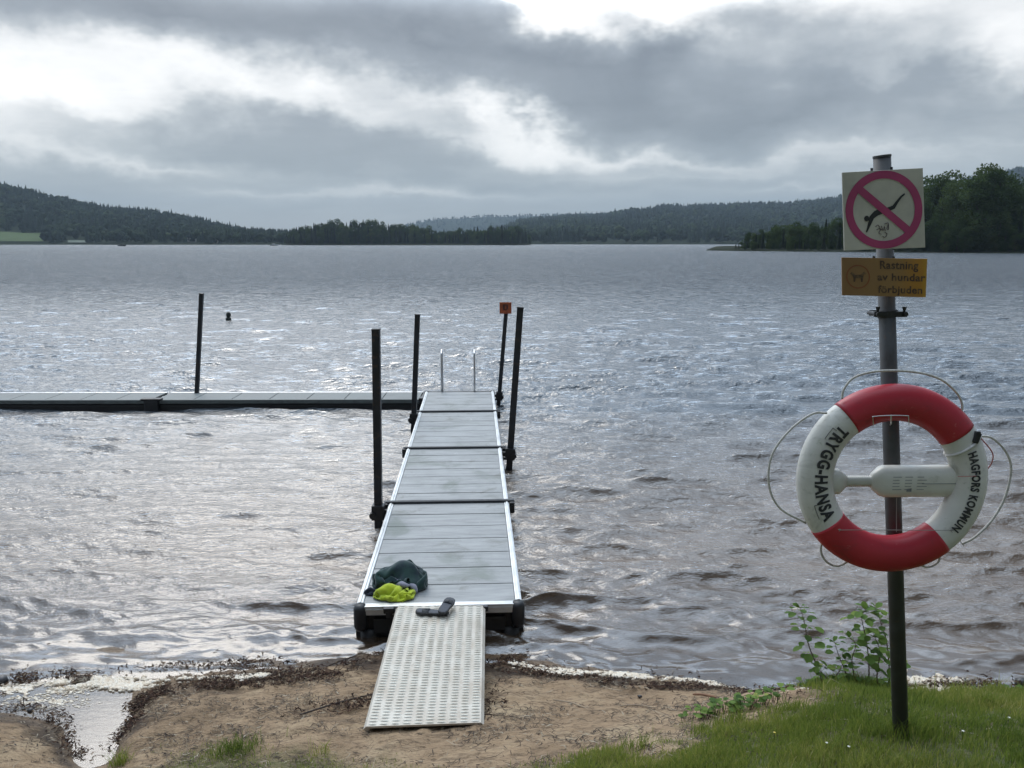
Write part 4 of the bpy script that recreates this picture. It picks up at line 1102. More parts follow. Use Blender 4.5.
def make_spruce(seed, H, n=900, rad=.17):
    g = np.random.default_rng(seed); r = random.Random(seed)
    root = empty('spruce_tree')
    mb = MB(); mb.tube([(0, 0, -1), (0, 0, H*.5), (0, 0, H*.99)], [H*.014, H*.009, H*.001], 7); mb.build('trunk', M_bark, root)
    t_ = g.uniform(.08, 1, n)**.85; a = g.uniform(0, 2*PI, n); L = rad*H*(1-t_)**.75*g.uniform(.55, 1.2, n)+.1
    z = t_*H; d = np.stack([np.cos(a), np.sin(a), -.28+0*a], -1); w_ = np.stack([-np.sin(a), np.cos(a), 0*a], -1)
    b0 = np.stack([0*a, 0*a, z], -1); tip = b0+d*L[:, None]; mid = b0+d*L[:, None]*.55
    ww = (.16*L+.12)[:, None]
    V = np.stack([b0+d*L[:, None]*.1, mid+w_*ww+np.array([0, 0, -.25]), tip, mid-w_*ww+np.array([0, 0, -.25])], 1).reshape(-1, 3)
    me = np_mesh('crown', V, np.arange(len(V)).reshape(-1, 4)); link('crown', me, M_con, root)
    return root
rt = random.Random(5)
protoB = [make_broad(100+i, 18, 5200, .40+.04*(i % 3)) for i in range(4)]
protoS = [make_spruce(200+i, 20, 1100, .14+.02*i) for i in range(3)]
used = {}
PNUM = {}
def place_tree(pr, Hp, px, Yd, z, top_h, label, group, cat='tree'):
    if pr not in used: o = pr; used[pr] = 1
    else: o = copy_tree(pr)
    s = top_h/Hp; o.location = (pxdir(px)*Yd, Yd, z); sx_ = s*rt.uniform(.85, 1.2); o.scale = (sx_, sx_, s); o.rotation_euler = (0, 0, rt.uniform(0, 6.28))
    tag(o, label, cat, group); return o
# right wood
rtop = [(735, 240), (742, 234), (752, 229), (790, 223), (820, 220), (842, 217), (870, 205), (900, 182), (925, 176), (945, 174.5), (965, 172), (972, 170), (980, 168), (992, 167), (1003, 169), (1010, 174), (1030, 176), (1060, 172), (1120, 165), (1300, 160)]
rnear = [(735, 283), (820, 262), (900, 243), (1000, 228), (1150, 204), (1300, 192)]
n_r = 0
for row, (dd, hs) in enumerate(((1, .34), (4, .62), (14, .85), (26, 1.0), (42, 1.0))):
    px = 736+row*3
    while px < 1190:
        Yd = float(prof(rnear, px))+dd+rt.uniform(-3, 5); ztop = CZ+Yd*EL(float(prof(rtop, px)))+rt.uniform(-1.8, .6)
        z0 = .4; hh_ = max(2.5, (ztop-z0)*hs*rt.uniform(.88, 1.03))
        isb = rt.random() < .68
        pr = rt.choice(protoB if isb else protoS)
        lab = ('rounded green broadleaf tree' if isb else 'pointed dark spruce')+(' in the wood on the right shore' if px > 900 else ' on the low point right of centre')
        place_tree(pr, 18 if isb else 20, px, Yd, z0, hh_, lab, lab.replace('tree ', 'trees ').replace('spruce ', 'spruces '))
        px += rt.uniform(.5, .8)*max(4.0, hh_*.42)/Yd*816
for px, py in ((981, 166.5), (988, 166), (995, 166.5), (975, 170)):   # the tall clump
    Yd = 232+rt.uniform(0, 5); ztop = CZ+Yd*EL(py); o = place_tree(rt.choice(protoB), 18, px, Yd, 1.5, ztop-1.5, 'tallest broadleaf tree in the clump rising above the right-hand wood', 'tall clump of broadleaf trees on the right')
# headland trees
htop = [(284, 238), (288, 230), (295, 226), (305, 222), (320, 221), (340, 218.5), (360, 219.5), (374, 217.5), (385, 222), (400, 222), (410, 226), (412, 221), (425, 226), (440, 228), (462, 227), (480, 226), (497, 223), (515, 224.5), (525, 228), (531, 234)]
protoBs = []
for row, dd in enumerate((8, 26, 50)):
    px = 285+row*2
    while px < 530:
        Yd = 835+dd; ztop = CZ+Yd*EL(float(prof(htop, px)))
        if rt.random() < .12: ztop += rt.uniform(1, 4)
        hh_ = max(5, (ztop-2)*(.72 if row == 0 else .95)*rt.uniform(.82, 1.04)); isb = rt.random() < .5
        pr = rt.choice(protoB if isb else protoS)
        place_tree(pr, 18 if isb else 20, px, Yd, 1.2, hh_, 'dark %s on the wooded headland across the lake' % ('rounded tree' if isb else 'pointed spruce'), 'trees on the headland across the lake (%s)' % ('rounded' if isb else 'pointed'))
        px += rt.uniform(2.4, 4.4)

# houses, boats, float
def house(px, f_, w_, h_, label, wallc):
    Yd, z = H1.h(np.array([float(px)]), np.array([f_])); Yd = float(Yd[0]); z = float(z[0])
    r = empty('lake_house', (pxdir(px)*Yd, Yd, z-.5)); tag(r, label, 'house', 'small houses on the far left shore')
    mb = MB(); mb.box((0, 0, h_/2), (w_, w_*.8, h_)); mb.add([(-w_/2, -w_*.4, h_), (-w_/2, w_*.4, h_), (-w_/2, 0, h_*1.5), (w_/2, -w_*.4, h_), (w_/2, w_*.4, h_), (w_/2, 0, h_*1.5)], [(0, 2, 1), (3, 4, 5)]); mb.build('wall', wallc, r)
    mb = MB(); e = w_*.56
    for s in (-1, 1): mb.add([(-e, s*w_*.46, h_*.96), (e, s*w_*.46, h_*.96), (e, 0, h_*1.53), (-e, 0, h_*1.53)], [(0, 1, 2, 3)])
    mb.build('roof', plain('dark_roof', (.08, .06, .06), .8), r)
    for s in (-.25, .25): mb = MB(); mb.box((s*w_, -w_*.41, h_*.5), (w_*.16, .2, h_*.35)); mb.build('window', M_blk, r)
M_wall1 = plain('pale_house_paint', (.42, .42, .38), .8)
house(192, .10, 9, 8, 'pale house among the trees on the far left shore', M_wall1)
house(216, .07, 9, 6, 'pale low house close to the far shore left of the headland', M_wall1)
def boat(px, py, L, label, colr_, cabin):
    p = at_z(px, py, 0); r = empty('motor_boat', (p.x, p.y, 0)); tag(r, label, 'boat')
    mb = MB(); st = []
    for t_ in np.linspace(0, 1, 9):
        wv = L*.16*math.sin(PI*min(1, .25+t_*.75))**.7 if t_ < 1 else .02; sh = L*(.13+.05*t_*t_)
        st.append([(L*(t_-.5), -wv, sh), (L*(t_-.5)*.94, -wv*.6, -.1), (L*(t_-.5)*.94, wv*.6, -.1), (L*(t_-.5), wv, sh)])
    vs = [q for s_ in st for q in s_]; fs = []
    for i in range(8):
        for k in range(4): fs.append((i*4+k, i*4+(k+1) % 4, (i+1)*4+(k+1) % 4, (i+1)*4+k))
    fs.append((0, 1, 2, 3)); mb.add(vs, fs); mb.build('hull', colr_, r)
    if cabin: mb = MB(); mb.box((-.05*L, 0, L*.19), (L*.3, L*.2, L*.10), None, .05); mb.build('cabin', colr_, r)
p = at_z(122, 246.4, 0)
boat(122, 246.2, 6.2, 'small dark boat on the far water below the left hillside', M_black, True)
boat(274, 245.8, 7.5, 'tiny white boat near the far shore left of the headland', plain('white_hull', (.7, .7, .7), .4), True)
p = at_z(228.5, 320.5, 0)
bo = empty('marker_buoy', (p.x, p.y, 0)); tag(bo, 'small dark marker float bobbing in open water behind the lone post', 'buoy')
M_bd = plain('dark_green_float', (.012, .020, .016), .5)
mb = MB(); mb.tube([(0, 0, -.1), (0, 0, .05), (0, 0, .10), (.0, 0, .13)], [.08, .11, .10, .05], 14); mb.build('float_body', M_bd, bo, True)
mb = MB(); mb.tube([(0.01, 0, .10), (0.01, 0, .16), (.015, 0, .24), (.015, 0, .31), (.015, 0, .335)], [.05, .085, .095, .065, .02], 14); mb.build('top_mark', M_bd, bo, True)

# ------------------------------------------------------------------ shore litter (wrack), foam
def scatter_quads(name, pts, Lr, Wr, mat, kind_label, cat, zoff=.004, curl=.25, seed=1, tilt=.35):
    g = np.random.default_rng(seed); n = len(pts); a = g.uniform(0, 2*PI, n)*.0+g.normal(0, .7, n); L = g.uniform(*Lr, n); w_ = g.uniform(*Wr, n)
    flip = g.random(n) < .3; a = np.where(flip, g.uniform(0, PI, n), a)
    d = np.stack([np.cos(a), np.sin(a), g.normal(0, tilt*.5, n)], -1); s_ = np.stack([-np.sin(a), np.cos(a), g.normal(0, tilt, n)], -1)
    P_ = np.stack([pts[:, 0], pts[:, 1], pts[:, 2]+zoff+g.random(n)*.008], -1)
    up = np.array([0, 0, 1.0]); cz_ = (g.uniform(0, curl, n)*L)[:, None]*up; bend = (s_*g.normal(0, .25, n)[:, None]*L[:, None])
    rows = [P_-d*L[:, None]/2-s_*w_[:, None]*.3, P_-d*L[:, None]/2+s_*w_[:, None]*.3, P_+cz_+bend+s_*w_[:, None]/2, P_+cz_+bend-s_*w_[:, None]/2, P_+d*L[:, None]/2+s_*w_[:, None]*.15, P_+d*L[:, None]/2-s_*w_[:, None]*.15]
    V = np.stack(rows, 1).reshape(-1, 3); b0 = np.arange(n)[:, None]*6
    Fq = np.concatenate([b0+np.array([[0, 1, 2, 3]]), b0+np.array([[3, 2, 4, 5]])])
    me = np_mesh(name, V, Fq); attr(me, 'tone', np.repeat(g.random(n), 6)); o = link(name, me, mat); tag(o, kind_label, cat, None, 'stuff'); return o
def tone_mat(name, cols, rough=.8, spec=.3):
    m, t, b = new_mat(name); t.nt.links.new(t.ramp(t.n('Attribute', attribute_name='tone').outputs['Fac'], cols), b.inputs['Base Color']); b.inputs['Roughness'].default_value = rough; b.inputs['Specular IOR Level'].default_value = spec
    return m
M_wr = tone_mat('wrack_bits', [(0, (.014, .008, .006)), (.45, (.036, .018, .012)), (.75, (.08, .042, .026)), (.93, (.15, .10, .06)), (1, (.34, .28, .2))], .85, .15)
g0 = np.random.default_rng(77)
N = 160000
xr = g0.uniform(-4.3, 4.6, N); yr_ = g0.uniform(3.6, 5.9, N); zr = terr(xr, yr_)
dens = np.exp(-((zr-.035-(fbm(xr*1.6, yr_*1.6, 31)-.5)*.12)/.04)**2)*np.clip(fbm(xr*3.2, yr_*6, 33)*4-1.55, 0, 1)
dens *= np.where((xr < -2.2) & (yr_ < 4.95), .25, 1)*np.where((xr > .25) & (xr < 1.5), .75, 1)
keep = g0.random(N) < dens*.24
pts = np.stack([xr, yr_, np.maximum(zr, .0)], -1)[keep]
# ridge of weed washed up left (px 60..330,row 665) and by the ramp
def along(pxs, n, spread, seed, zoff=0, wy=1.0):
    g = np.random.default_rng(seed); P_ = [hit(a, b_) for a, b_ in pxs]; c_ = np.array([(p.x, p.y) for p in P_]); tt = np.linspace(0, 1, len(c_)); u = g.random(n)
    x_ = np.interp(u, tt, c_[:, 0])+g.normal(0, spread, n); y_ = np.interp(u, tt, c_[:, 1])+g.normal(0, spread*wy, n)+(fbm(x_*3, x_*0+seed, seed)-.47)*.18
    keep_ = g.random(n) < np.clip(fbm(x_*5, y_*7, seed+3)*3.4-1.15, .05, 1); x_, y_ = x_[keep_], y_[keep_]
    return np.stack([x_, y_, np.maximum(terr(x_, y_), 0.004)+zoff], -1)
clumps = [along([(15, 678), (90, 674), (160, 668)], 1600, .035, 1, .01), along([(150, 668), (240, 666), (300, 665)], 900, .03, 2, .01),
          along([(200, 680), (300, 674), (350, 668), (392, 655)], 4800, .06, 3, .005), along([(140, 700), (180, 688), (260, 682), (340, 678)], 2600, .05, 4),
          along([(300, 712), (350, 704), (385, 694)], 900, .05, 5), along([(488, 655), (520, 668), (560, 672)], 1800, .08, 6), along([(540, 670), (640, 684), (740, 690), (800, 696)], 3600, .05, 7),
          along([(920, 690), (980, 688), (1024, 690)], 1500, .05, 8, .02), along([(0, 712), (40, 716), (60, 726), (80, 760)], 900, .035, 9), along([(140, 700), (134, 720), (115, 745)], 900, .035, 10),
          along([(488, 690), (486, 720)], 600, .05, 12)]
scatter_quads('washed_up_wrack', np.concatenate([pts]+clumps), (.010, .042), (.003, .012), M_wr, 'dark brown bits of weed and bark washed up along the waterline', 'wrack', seed=3)
# loose litter over the sand
N = 42000; xr = g0.uniform(-4, 2.2, N); yr_ = g0.uniform(3.0, 5.1, N); zr = terr(xr, yr_); k_ = (zr > .03) & (g0.random(N) < np.clip(fbm(xr*2.2, yr_*5, 61)*3.8-1.35, .04, 1)*.8) 
M_lit = tone_mat('sand_litter', [(0, (.025, .016, .012)), (.45, (.06, .04, .028)), (.7, (.12, .085, .055)), (.9, (.25, .19, .12)), (1, (.42, .36, .27))], .8, .3)
scatter_quads('beach_litter', np.stack([xr, yr_, zr], -1)[k_], (.010, .055), (.002, .007), M_lit, 'fine twigs and leaf bits scattered over the sand', 'litter', seed=4, tilt=.08, curl=.04, zoff=-.001)
# thin dead stems
n_ = 420; pxy = np.stack([g0.uniform(-3.3, 1.8, n_), g0.uniform(3.1, 4.95, n_)], -1); zz_ = terr(pxy[:, 0], pxy[:, 1]); k_ = zz_ > .03
scatter_quads('dead_stems', np.stack([pxy[:, 0], pxy[:, 1], zz_], -1)[k_], (.06, .18), (.002, .004), M_lit, 'thin dead stems lying on the sand', 'stems', curl=.05, seed=6, tilt=.05)

M_foam, t, b = new_mat('lake_foam'); P = t.n('NewGeometry').outputs['Position']
t.nt.links.new(t.ramp(t.noise(P, 30, 5, .7), [(.3, (.66, .50, .35)), (.5, (.90, .78, .62)), (.7, (.95, .89, .80))]), b.inputs['Base Color']); b.inputs['Roughness'].default_value = .6
t.nt.links.new(t.bump(t.noise(P, 160, 4, .7), .7, .004), b.inputs['Normal']); b.inputs['Subsurface Weight'].default_value = .0
bm = bmesh.new(); bmesh.ops.create_icosphere(bm, subdivisions=1, radius=1); ico_v = np.array([v.co[:] for v in bm.verts]); ico_f = np.array([[v.index for v in f.verts] for f in bm.faces]); bm.free()
def foam(name, groups, label, seed):
    g = np.random.default_rng(seed); Vs = []; Fs = []; base = 0
    for pxs, n, sx_, sy2, size, ht in groups:
        n = int(n*5); size *= .42; ht *= .75; sx_ *= 1.2; sy2 *= 1.15
        P_ = [hit(a, b_) for a, b_ in pxs]; c_ = np.array([(p.x, p.y) for p in P_]); tt = np.linspace(0, 1, len(c_)); u = g.random(n)
        x_ = np.interp(u, tt, c_[:, 0])+g.normal(0, sx_, n); y_ = np.interp(u, tt, c_[:, 1])+g.normal(0, sy2, n)
        dn = fbm(x_*5, y_*14, seed+9)+.5*fbm(x_*22, y_*40, seed+12, 2); kk = dn > np.quantile(dn, .30+.25*g.random(n)); x_, y_ = x_[kk], y_[kk]
        z_ = np.maximum(terr(x_, y_), .0)
        for i in range(len(x_)):
            s_ = size*g.uniform(.4, 1.4); nn = 1+.35*(g.random(len(ico_v))-.5)
            v = ico_v*nn[:, None]*np.array([s_*g.uniform(.9, 2.0), s_*g.uniform(.5, .9), ht*g.uniform(.5, 1.2)])+np.array([x_[i], y_[i], z_[i]+ht*.25])
            Vs.append(v); Fs.append(ico_f+base); base += len(v)
    me = np_mesh(name, np.concatenate(Vs), np.concatenate(Fs)); o = link(name, me, M_foam, smooth=True); tag(o, label, 'foam', None, 'stuff')
foam('lake_foam', [([(-40, 694), (20, 690), (85, 686)], 420, .08, .035, .020, .006), ([(0, 700), (40, 702), (70, 703)], 130, .07, .022, .016, .005), ([(20, 706), (50, 706)], 40, .06, .015, .013, .004),
                   ([(60, 686), (90, 682), (140, 684)], 420, .04, .024, .024, .020), ([(110, 687), (150, 685), (200, 680), (262, 677)], 560, .03, .020, .024, .018), ([(240, 679), (268, 677)], 160, .02, .016, .030, .028)],
     'cream foam floating in the small inlet and along the waterline at lower left', 5)
foam('lake_foam', [([(515, 664), (560, 672), (620, 675), (680, 681), (720, 686)], 700, .03, .020, .022, .016), ([(720, 686), (770, 690), (800, 692)], 90, .03, .012, .013, .008), ([(556, 673), (645, 677)], 260, .03, .018, .026, .020)],
     'thin cream line of foam along the waterline right of the ramp', 6)
foam('lake_foam', [([(917, 688), (945, 689), (970, 691)], 420, .02, .045, .030, .034)], 'thick cream patch of foam behind the grass right of the pole', 7)

# sticks and stones
M_stick = plain('bleached_stick', (.34, .26, .18), .8, 0, .25, 20); M_stick2 = plain('dark_stick', (.06, .04, .03), .8, 0, .25, 20)
def stick(pa, pb2, r_, label, mat):
    a = hit(*pa); b_ = hit(*pb2); o = empty('stick', tuple((a+b_)/2)); c_ = (a+b_)/2
    mb = MB(); m1 = (a+b_)/2+Vector((0, .012, .012)); m1.z = max(m1.z, tz(m1.x, m1.y)+r_*1.5)
    mb.tube(spline([a-c_+Vector((0, 0, r_*1.5)), m1-c_, b_-c_+Vector((0, 0, r_*1.5))], 5), [r_*.6]+[r_]*8+[r_*.9]*1+[r_*.5], 6)
    ob = mb.build('stick', mat); ob.location = c_; bpy.data.objects.remove(o); tag(ob, label, 'stick')
stick((553, 701), (588, 710), .005, 'pale stick slanting on the sand right of the ramp', M_stick)
stick((618, 707), (656, 709), .0045, 'thin pale stick lying level on the sand nearest the grass bank', M_stick)
stick((693, 696), (716, 699), .008, 'short reddish stick at the waterline just left of the leafy weeds', plain('reddish_stick', (.22, .11, .06), .8))
stick((300, 716), (384, 693), .006, 'dark thin branch lying on the sand left of the ramp', M_stick2)
stick((318, 672), (356, 657), .006, 'dark curved branch in the weed just left of the jetty', M_stick2)
def stone(px, py, r_, label, sd_, cc1=(.05, .045, .045)):
    p = hit(px, py); vs = ico_v.copy(); g = np.random.default_rng(sd_); vs = vs*(1+.25*(g.random(len(vs))-.5))[:, None]*np.array([r_*1.2, r_, r_*.8])
    mb = MB(); mb.add([tuple(v) for v in vs], [tuple(f) for f in ico_f]); o = mb.build('stone', plain('wet_stone', cc1, .4, 0, .3, 20, .4, 60, .003), None, True); o.location = (p.x, p.y, p.z+r_*.3); tag(o, label, 'stone')
stone(1022, 684, .045, 'dark wet stone at the waterline at the right edge', 1)
stone(1, 682, .045, 'dark wet stone in the inlet at the left edge', 2)
stone(640, 697, .014, 'small dark stone on the sand right of the ramp', 3)
stone(30, 711, .018, 'small dark stone at the edge of the left sand bank', 4)

# ------------------------------------------------------------------ grass
M_grass = tone_mat('grass_blades', [(0, (.065, .105, .028)), (.35, (.155, .21, .052)), (.65, (.25, .28, .078)), (.85, (.36, .34, .13)), (1, (.50, .44, .24))], .7, .15)
translucent(M_grass, .45)
def grass(name, x, y, hgt, wid, label, seed, tone=None, lean=.5):
    g = np.random.default_rng(seed); n = len(x); z = terr(x, y)
    a = g.uniform(0, 2*PI, n); b_ = g.uniform(0, 2*PI, n); ln = hgt*g.uniform(.1, lean, n)+.0
    side = np.stack([np.cos(a), np.sin(a), 0*a], -1)*(wid/2)[:, None]; le = np.stack([np.cos(b_), np.sin(b_), 0*a], -1)
    P0 = np.stack([x, y, z-.006], -1)
    m1 = P0+le*(ln*.35)[:, None]; m1[:, 2] += hgt*.55; tp = P0+le*ln[:, None]*1.1; tp[:, 2] += hgt*(1-.15*lean)
    V = np.stack([P0-side, P0+side, m1+side*.8, m1-side*.8, tp+side*.15, tp-side*.15], 1).reshape(-1, 3); b0 = np.arange(n)[:, None]*6
    Fq = np.concatenate([b0+np.array([[0, 1, 2, 3]]), b0+np.array([[3, 2, 4, 5]])])
    me = np_mesh(name, V, Fq); tn = g.random(n)*.75 if tone is None else np.clip(tone+g.normal(0, .16, n), 0, 1); attr(me, 'tone', np.repeat(tn, 6))
    o = link(name, me, M_grass); tag(o, label, 'grass', None, 'stuff'); return o
N = 260000
gx = g0.uniform(-.2, 3.4, N); gy = g0.uniform(2.2, 4.5, N); m_ = grass_mask(gx, gy)
clump_ = fbm(gx*9, gy*9, 71, 3)
keep = (g0.random(N) < m_**1.4*np.clip(.35+clump_*1.1, .2, 1)*.75) & (gx > -.2)
worn = fbm(gx*1.7, gy*2.6, 131, 3); keep &= g0.random(N) < np.clip((worn-.26)*9, .45, 1)
gx, gy = gx[keep], gy[keep]; clump_ = clump_[keep]; m_ = m_[keep]
hg = (.018+.055*clump_**1.2+.018*g0.random(len(gx)))*(.55+.45*m_)
edge = np.clip(1-(np.interp(gx, gbx, gby)-gy)/.22, 0, 1); hg *= 1+edge*.7*(gx > 1.1)
dpole = np.hypot(gx-pb_.x, gy-pb_.y); hg *= 1+1.5*np.exp(-(dpole/.11)**2); hg *= np.where(g0.random(len(gx)) < .03, 1.9, 1)
grass('bank_grass', gx, gy, hg, .0022+.0022*g0.random(len(gx)), 'short green lawn grass on the bank around the pole', 31, tone=.20+.75*fbm(gx*2.5, gy*2.5, 91, 3)+.12*(fbm(gx*14, gy*14, 92, 2)-.4))
N = 60000; gx = g0.uniform(-2.75, .9, N); gy = g0.uniform(2.9, 4.2, N); m_ = grass_mask(gx, gy); keep = g0.random(N) < m_**1.5*.9
gx, gy = gx[keep], gy[keep]; grass('sparse_grass', gx, gy, .008+.026*g0.random(len(gx))**2, .002+.002*g0.random(len(gx)), 'sparse low grass on the sand at the lower left', 32, tone=.55+0*gx)
# tall tuft grass under the saplings
pA = hit(855, 690)
N = 5200; gx = pA.x+g0.normal(0, .20, N); gy = pA.y+g0.normal(0, .075, N); grass('tall_grass_clump', gx, gy, .05+.11*g0.random(N)*np.exp(-((gx-pA.x)/.30)**2), .003+.003*g0.random(N), 'taller dark grass at the foot of the alder saplings', 33, tone=.22+0*gx, lean=.6)
def tuft(px, py, n, hgt, spread, name, label, cat, seed, tone=.35):
    p = hit(px, py); g = np.random.default_rng(seed); x = p.x+g.normal(0, spread, n); y = p.y+g.normal(0, spread*.6, n)
    z = terr(x, y); a = g.uniform(0, 2*PI, n); h_ = hgt*g.uniform(.4, 1.1, n); ob = grass(name, x, y, h_, np.full(n, .0035), label, seed, tone=tone+0*x, lean=.75)
    del ob['kind']; ob['category'] = cat; return ob
tuft(236, 750, 260, .10, .07, 'rush_tuft', 'blue-green tuft of rushes on the sand at the lower left', 'plant', 41, .28)
tuft(120, 764, 120, .11, .04, 'grass_tuft', 'tuft of long grass blades on the right bank of the inlet', 'plant', 42, .6)
for tpx, tpy, tn_, th2, lb in ((640, 748, 90, .10, 'ragged grass tuft at the left tip of the grass bank'), (735, 722, 110, .11, 'ragged grass tuft behind the leafy weeds'), (915, 728, 150, .13, 'tall grass tuft right of the pole foot'), (985, 706, 120, .12, 'grass tuft at the top of the bank near the right edge'), (880, 735, 130, .12, 'tall grass tuft left of the pole foot'), (790, 712, 110, .10, 'grass tuft on the bank below the alder shoots')):
    tuft(tpx, tpy, tn_, th2, .045, 'grass_tuft', lb, 'plant', 50+tpx, .45)
tuft(322, 752, 26, .09, .03, 'reddish_weed', 'thin reddish weed tuft on the bare sand below the ramp foot', 'plant', 43, .85)

# saplings and weeds
m_leaf, t, b = new_mat('alder_leaf'); ra = t.n('Attribute', attribute_name='tone').outputs['Fac']
t.nt.links.new(t.ramp(ra, [(0, (.055, .11, .028)), (.5, (.12, .20, .045)), (.85, (.20, .29, .065)), (1, (.34, .38, .10))]), b.inputs['Base Color']); b.inputs['Roughness'].default_value = .6; b.inputs['Specular IOR Level'].default_value = .15
translucent(m_leaf, .4)
M_stem = plain('green_brown_stem', (.10, .075, .045), .7, 0, .2, 20)
def leaves(name, specs, parent, seed, cup=.2):
    """specs: (pos, dir, size)"""
    g = random.Random(seed); V = []; Fc = []; tn = []
    out = [(0, 0), (.22, .26), (.5, .40), (.80, .33), (1, 0), (.80, -.33), (.5, -.40), (.22, -.26)]
    for p, d, s_ in specs:
        d = Vector(d).normalized(); sd_ = d.cross(Vector((g.uniform(-.3, .3), g.uniform(-.3, .3), 1))).normalized(); up = sd_.cross(d); b0 = len(V)
        for a_, w_ in out: V.append(tuple(Vector(p)+d*a_*s_+sd_*w_*s_+up*(abs(w_)*cup-.22*a_*a_)*s_))
        V.append(tuple(Vector(p)+d*.5*s_+up*(-.055)*s_)); c_ = b0+8; tv = min(1, max(0, g.gauss(.45, .22)))
        for k in range(8): Fc.append((b0+k, b0+(k+1) % 8, c_))
        tn += [tv]*9
    me = np_mesh(name, np.array(V), np.array(Fc)); attr(me, 'tone', tn); return link(name, me, m_leaf, parent, True)
def sapling(pts, Yd, nl, ls, label, seed):
    g = random.Random(seed); P_ = [at_y(px, py, Yd) for px, py in pts]; base = P_[0]; r = empty('alder_sapling', tuple(base)); tag(r, label, 'sapling', 'young alder shoots by the pole')
    S_ = spline([p-base+Vector((0, g.uniform(-.02, .02), 0)) for p in P_], 8); S_[0] = S_[0]-Vector((0, 0, .05))
    mb = MB(); n_ = len(S_); mb.tube(S_, [.0042*(1-i/n_)+.0012 for i in range(n_)], 6); specs = []
    for k in range(nl):
        t_ = .22+.78*(k+.5)/nl; i = min(n_-1, int(t_*n_)); p = S_[i]; a = k*2.4+g.uniform(-.4, .4)
        d = Vector((math.cos(a), math.sin(a)*.8, g.uniform(-.1, .5))); q = p+d.normalized()*ls*g.uniform(.3, .9); mb.tube([p, q], [.0014, .0009], 5); specs.append((q, d+Vector((0, 0, -.25)), ls*g.uniform(.7, 1.2)*(1-.25*t_)))
    specs += [(S_[-1], (g.uniform(-1, 1), .3, .7), ls*.7), (S_[-1], (g.uniform(-1, 1), -.5, .4), ls*.8), (S_[-1], (-.6, .2, .9), ls*.6)]
    mb.build('stem', M_stem, r); leaves('leaves', specs, r, seed)
yS = pA.y
sapling([(824, 688), (818, 668), (809, 645), (804, 622), (800, 608)], yS, 30, .080, 'tallest alder shoot, leaning left at the left of the cluster', 1)
sapling([(850, 690), (846, 672), (838, 655), (833, 640)], yS+.03, 15, .06, 'short slender alder shoot between the left and middle shoots', 2)
sapling([(868, 690), (869, 665), (866, 640), (862, 618), (866, 610)], yS-.02, 36, .080, 'bushy middle alder shoot with pale upper leaves', 3)
sapling([(888, 690), (888, 665), (886, 640), (880, 622), (875, 607)], yS+.02, 32, .082, 'alder shoot just left of the pole bending left at its top', 4)
sapling([(835, 692), (830, 682), (822, 673), (816, 668)], yS-.04, 14, .065, 'low leafy alder shoot at the foot of the cluster', 5)
sapling([(862, 692), (856, 680), (852, 660), (855, 644), (848, 636)], yS-.06, 20, .062, 'middling alder shoot in front of the bushy middle one', 6)
sapling([(880, 692), (876, 676), (880, 652), (872, 632)], yS-.05, 22, .066, 'dense leafy alder shoot close to the left side of the pole', 7)
sapling([(843, 692), (836, 684), (838, 670), (846, 660)], yS-.07, 16, .055, 'low bushy alder shoot bending right near the ground', 8)
def weed(px, py, n, spread, ls, label, seed):
    g = random.Random(seed); p = hit(px, py); r = empty('leafy_weed', tuple(p)); tag(r, label, 'weed', 'leafy weeds at the edge of the grass bank'); specs = []; mb = MB()
    for k in range(n):
        x_ = g.gauss(0, spread); y_ = g.gauss(0, spread*.35); h_ = g.uniform(.02, .075); zz_ = tz(p.x+x_, p.y+y_)-p.z
        mb.tube([(x_, y_, zz_-.01), (x_+g.uniform(-.02, .02), y_, zz_+h_)], [.0018, .001], 5)
        a = g.uniform(0, 6.28); specs.append(((x_, y_, zz_+h_), (math.cos(a), math.sin(a), .25), ls*g.uniform(.6, 1.3)))
    mb.build('stem', M_stem, r); leaves('leaves', specs, r, seed)
weed(712, 716, 60, .09, .035, 'leftmost low leafy weed where the grass bank meets the sand', 11)
weed(752, 707, 70, .09, .038, 'bigger leafy weed between the sand and the alder shoots', 12)
weed(812, 686, 40, .06, .042, 'broad-leaved weed at the left foot of the alder shoots', 13)
weed(1003, 695, 46, .08, .040, 'leafy weed at the waterline near the right edge', 14)
weed(880, 682, 40, .06, .05, 'broad-leaved weed just left of the pole behind the grass', 15)
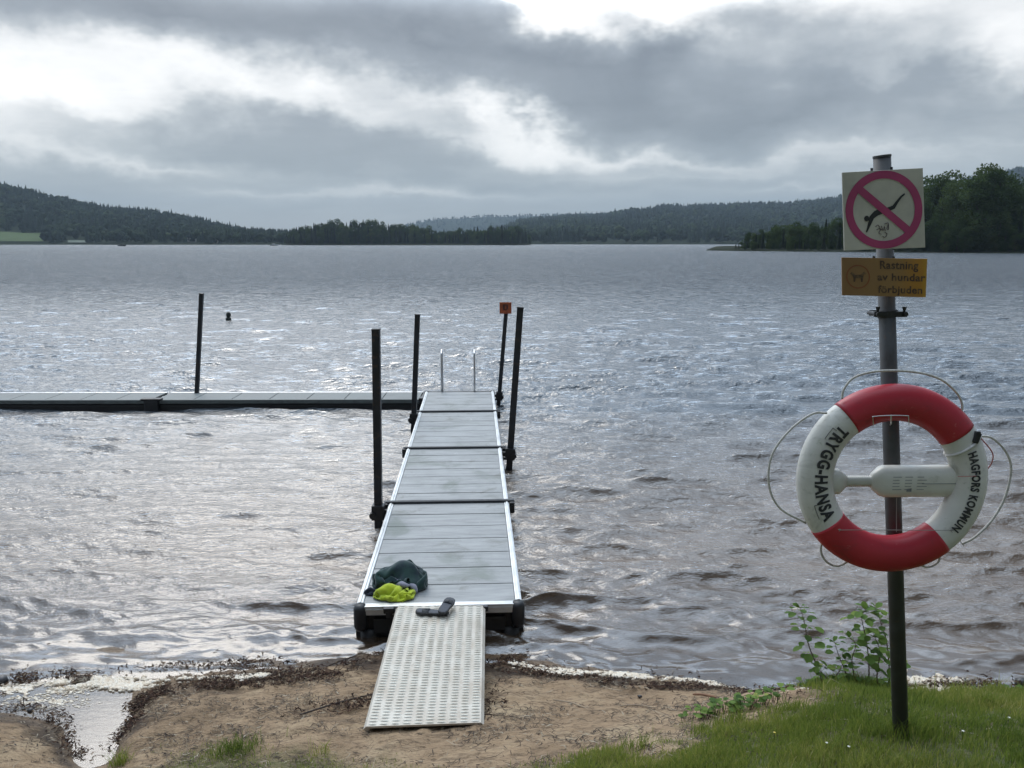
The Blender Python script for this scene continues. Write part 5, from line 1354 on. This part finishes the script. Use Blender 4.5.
# small white flowers in the lawn
M_fl = plain('white_petal', (.7, .7, .6), .6); M_fly = plain('yellow_petal', (.6, .45, .05), .6)
for k, (px, py, lab, mt) in enumerate(((774, 742, 'small yellow-green flower in the lawn left of the pole', M_fly), (848, 757, 'small white flower in the lawn just left of the pole foot', M_fl), (962, 741, 'small white flower in the lawn right of the pole', M_fl), (826, 753, 'tiny white flower in the lawn farthest left of the pole foot', M_fl), (1008, 727, 'small white flower in the lawn near the right edge', M_fl))):
    p = hit(px, py); r = empty('meadow_flower', tuple(p)); tag(r, lab, 'flower', 'small flowers in the lawn')
    mb = MB(); mb.tube([(0, 0, -.01), (0, 0, .045)], .001, 5); mb.build('stem', M_grass, r)
    mb = MB(); vs = [(0, 0, .048)]+[(.0075*(1 if q % 2 else .5)*math.cos(q*PI/8), .0075*(1 if q % 2 else .5)*math.sin(q*PI/8), .047) for q in range(16)]
    mb.add(vs, [(0, 1+q, 1+(q+1) % 16) for q in range(16)]); mb.build('petals', mt, r)

# ------------------------------------------------------------------ haze
me = bpy.data.meshes.new('haze'); bm = bmesh.new(); bmesh.ops.create_cube(bm, size=1)
for v in bm.verts: v.co = Vector((v.co.x*17000, v.co.y*8300+2150, v.co.z*330+160)); 
bm.to_mesh(me); bm.free()
m_h = bpy.data.materials.new('haze_air'); m_h.use_nodes = True; m_h.node_tree.nodes.clear(); t = NT(m_h.node_tree)
pv = t.n('VolumePrincipled', ins={'Color': (.70, .86, 1.0, 1), 'Density': .00011, 'Anisotropy': 0.0}); oo = t.n('OutputMaterial'); t.nt.links.new(pv.outputs[0], oo.inputs['Volume'])
hz = link('haze', me, m_h); tag(hz, 'thin bluish air haze over the lake and hills', 'haze', None, 'stuff')

# ------------------------------------------------------------------ render settings
scene.view_settings.view_transform = 'Standard'; scene.view_settings.look = 'None'; scene.view_settings.exposure = 0.18; scene.view_settings.gamma = 1
scene.cycles.max_bounces = 4; scene.cycles.transparent_max_bounces = 4; scene.cycles.volume_bounces = 0; scene.cycles.diffuse_bounces = 2; scene.cycles.glossy_bounces = 2
scene.cycles.use_denoising = True
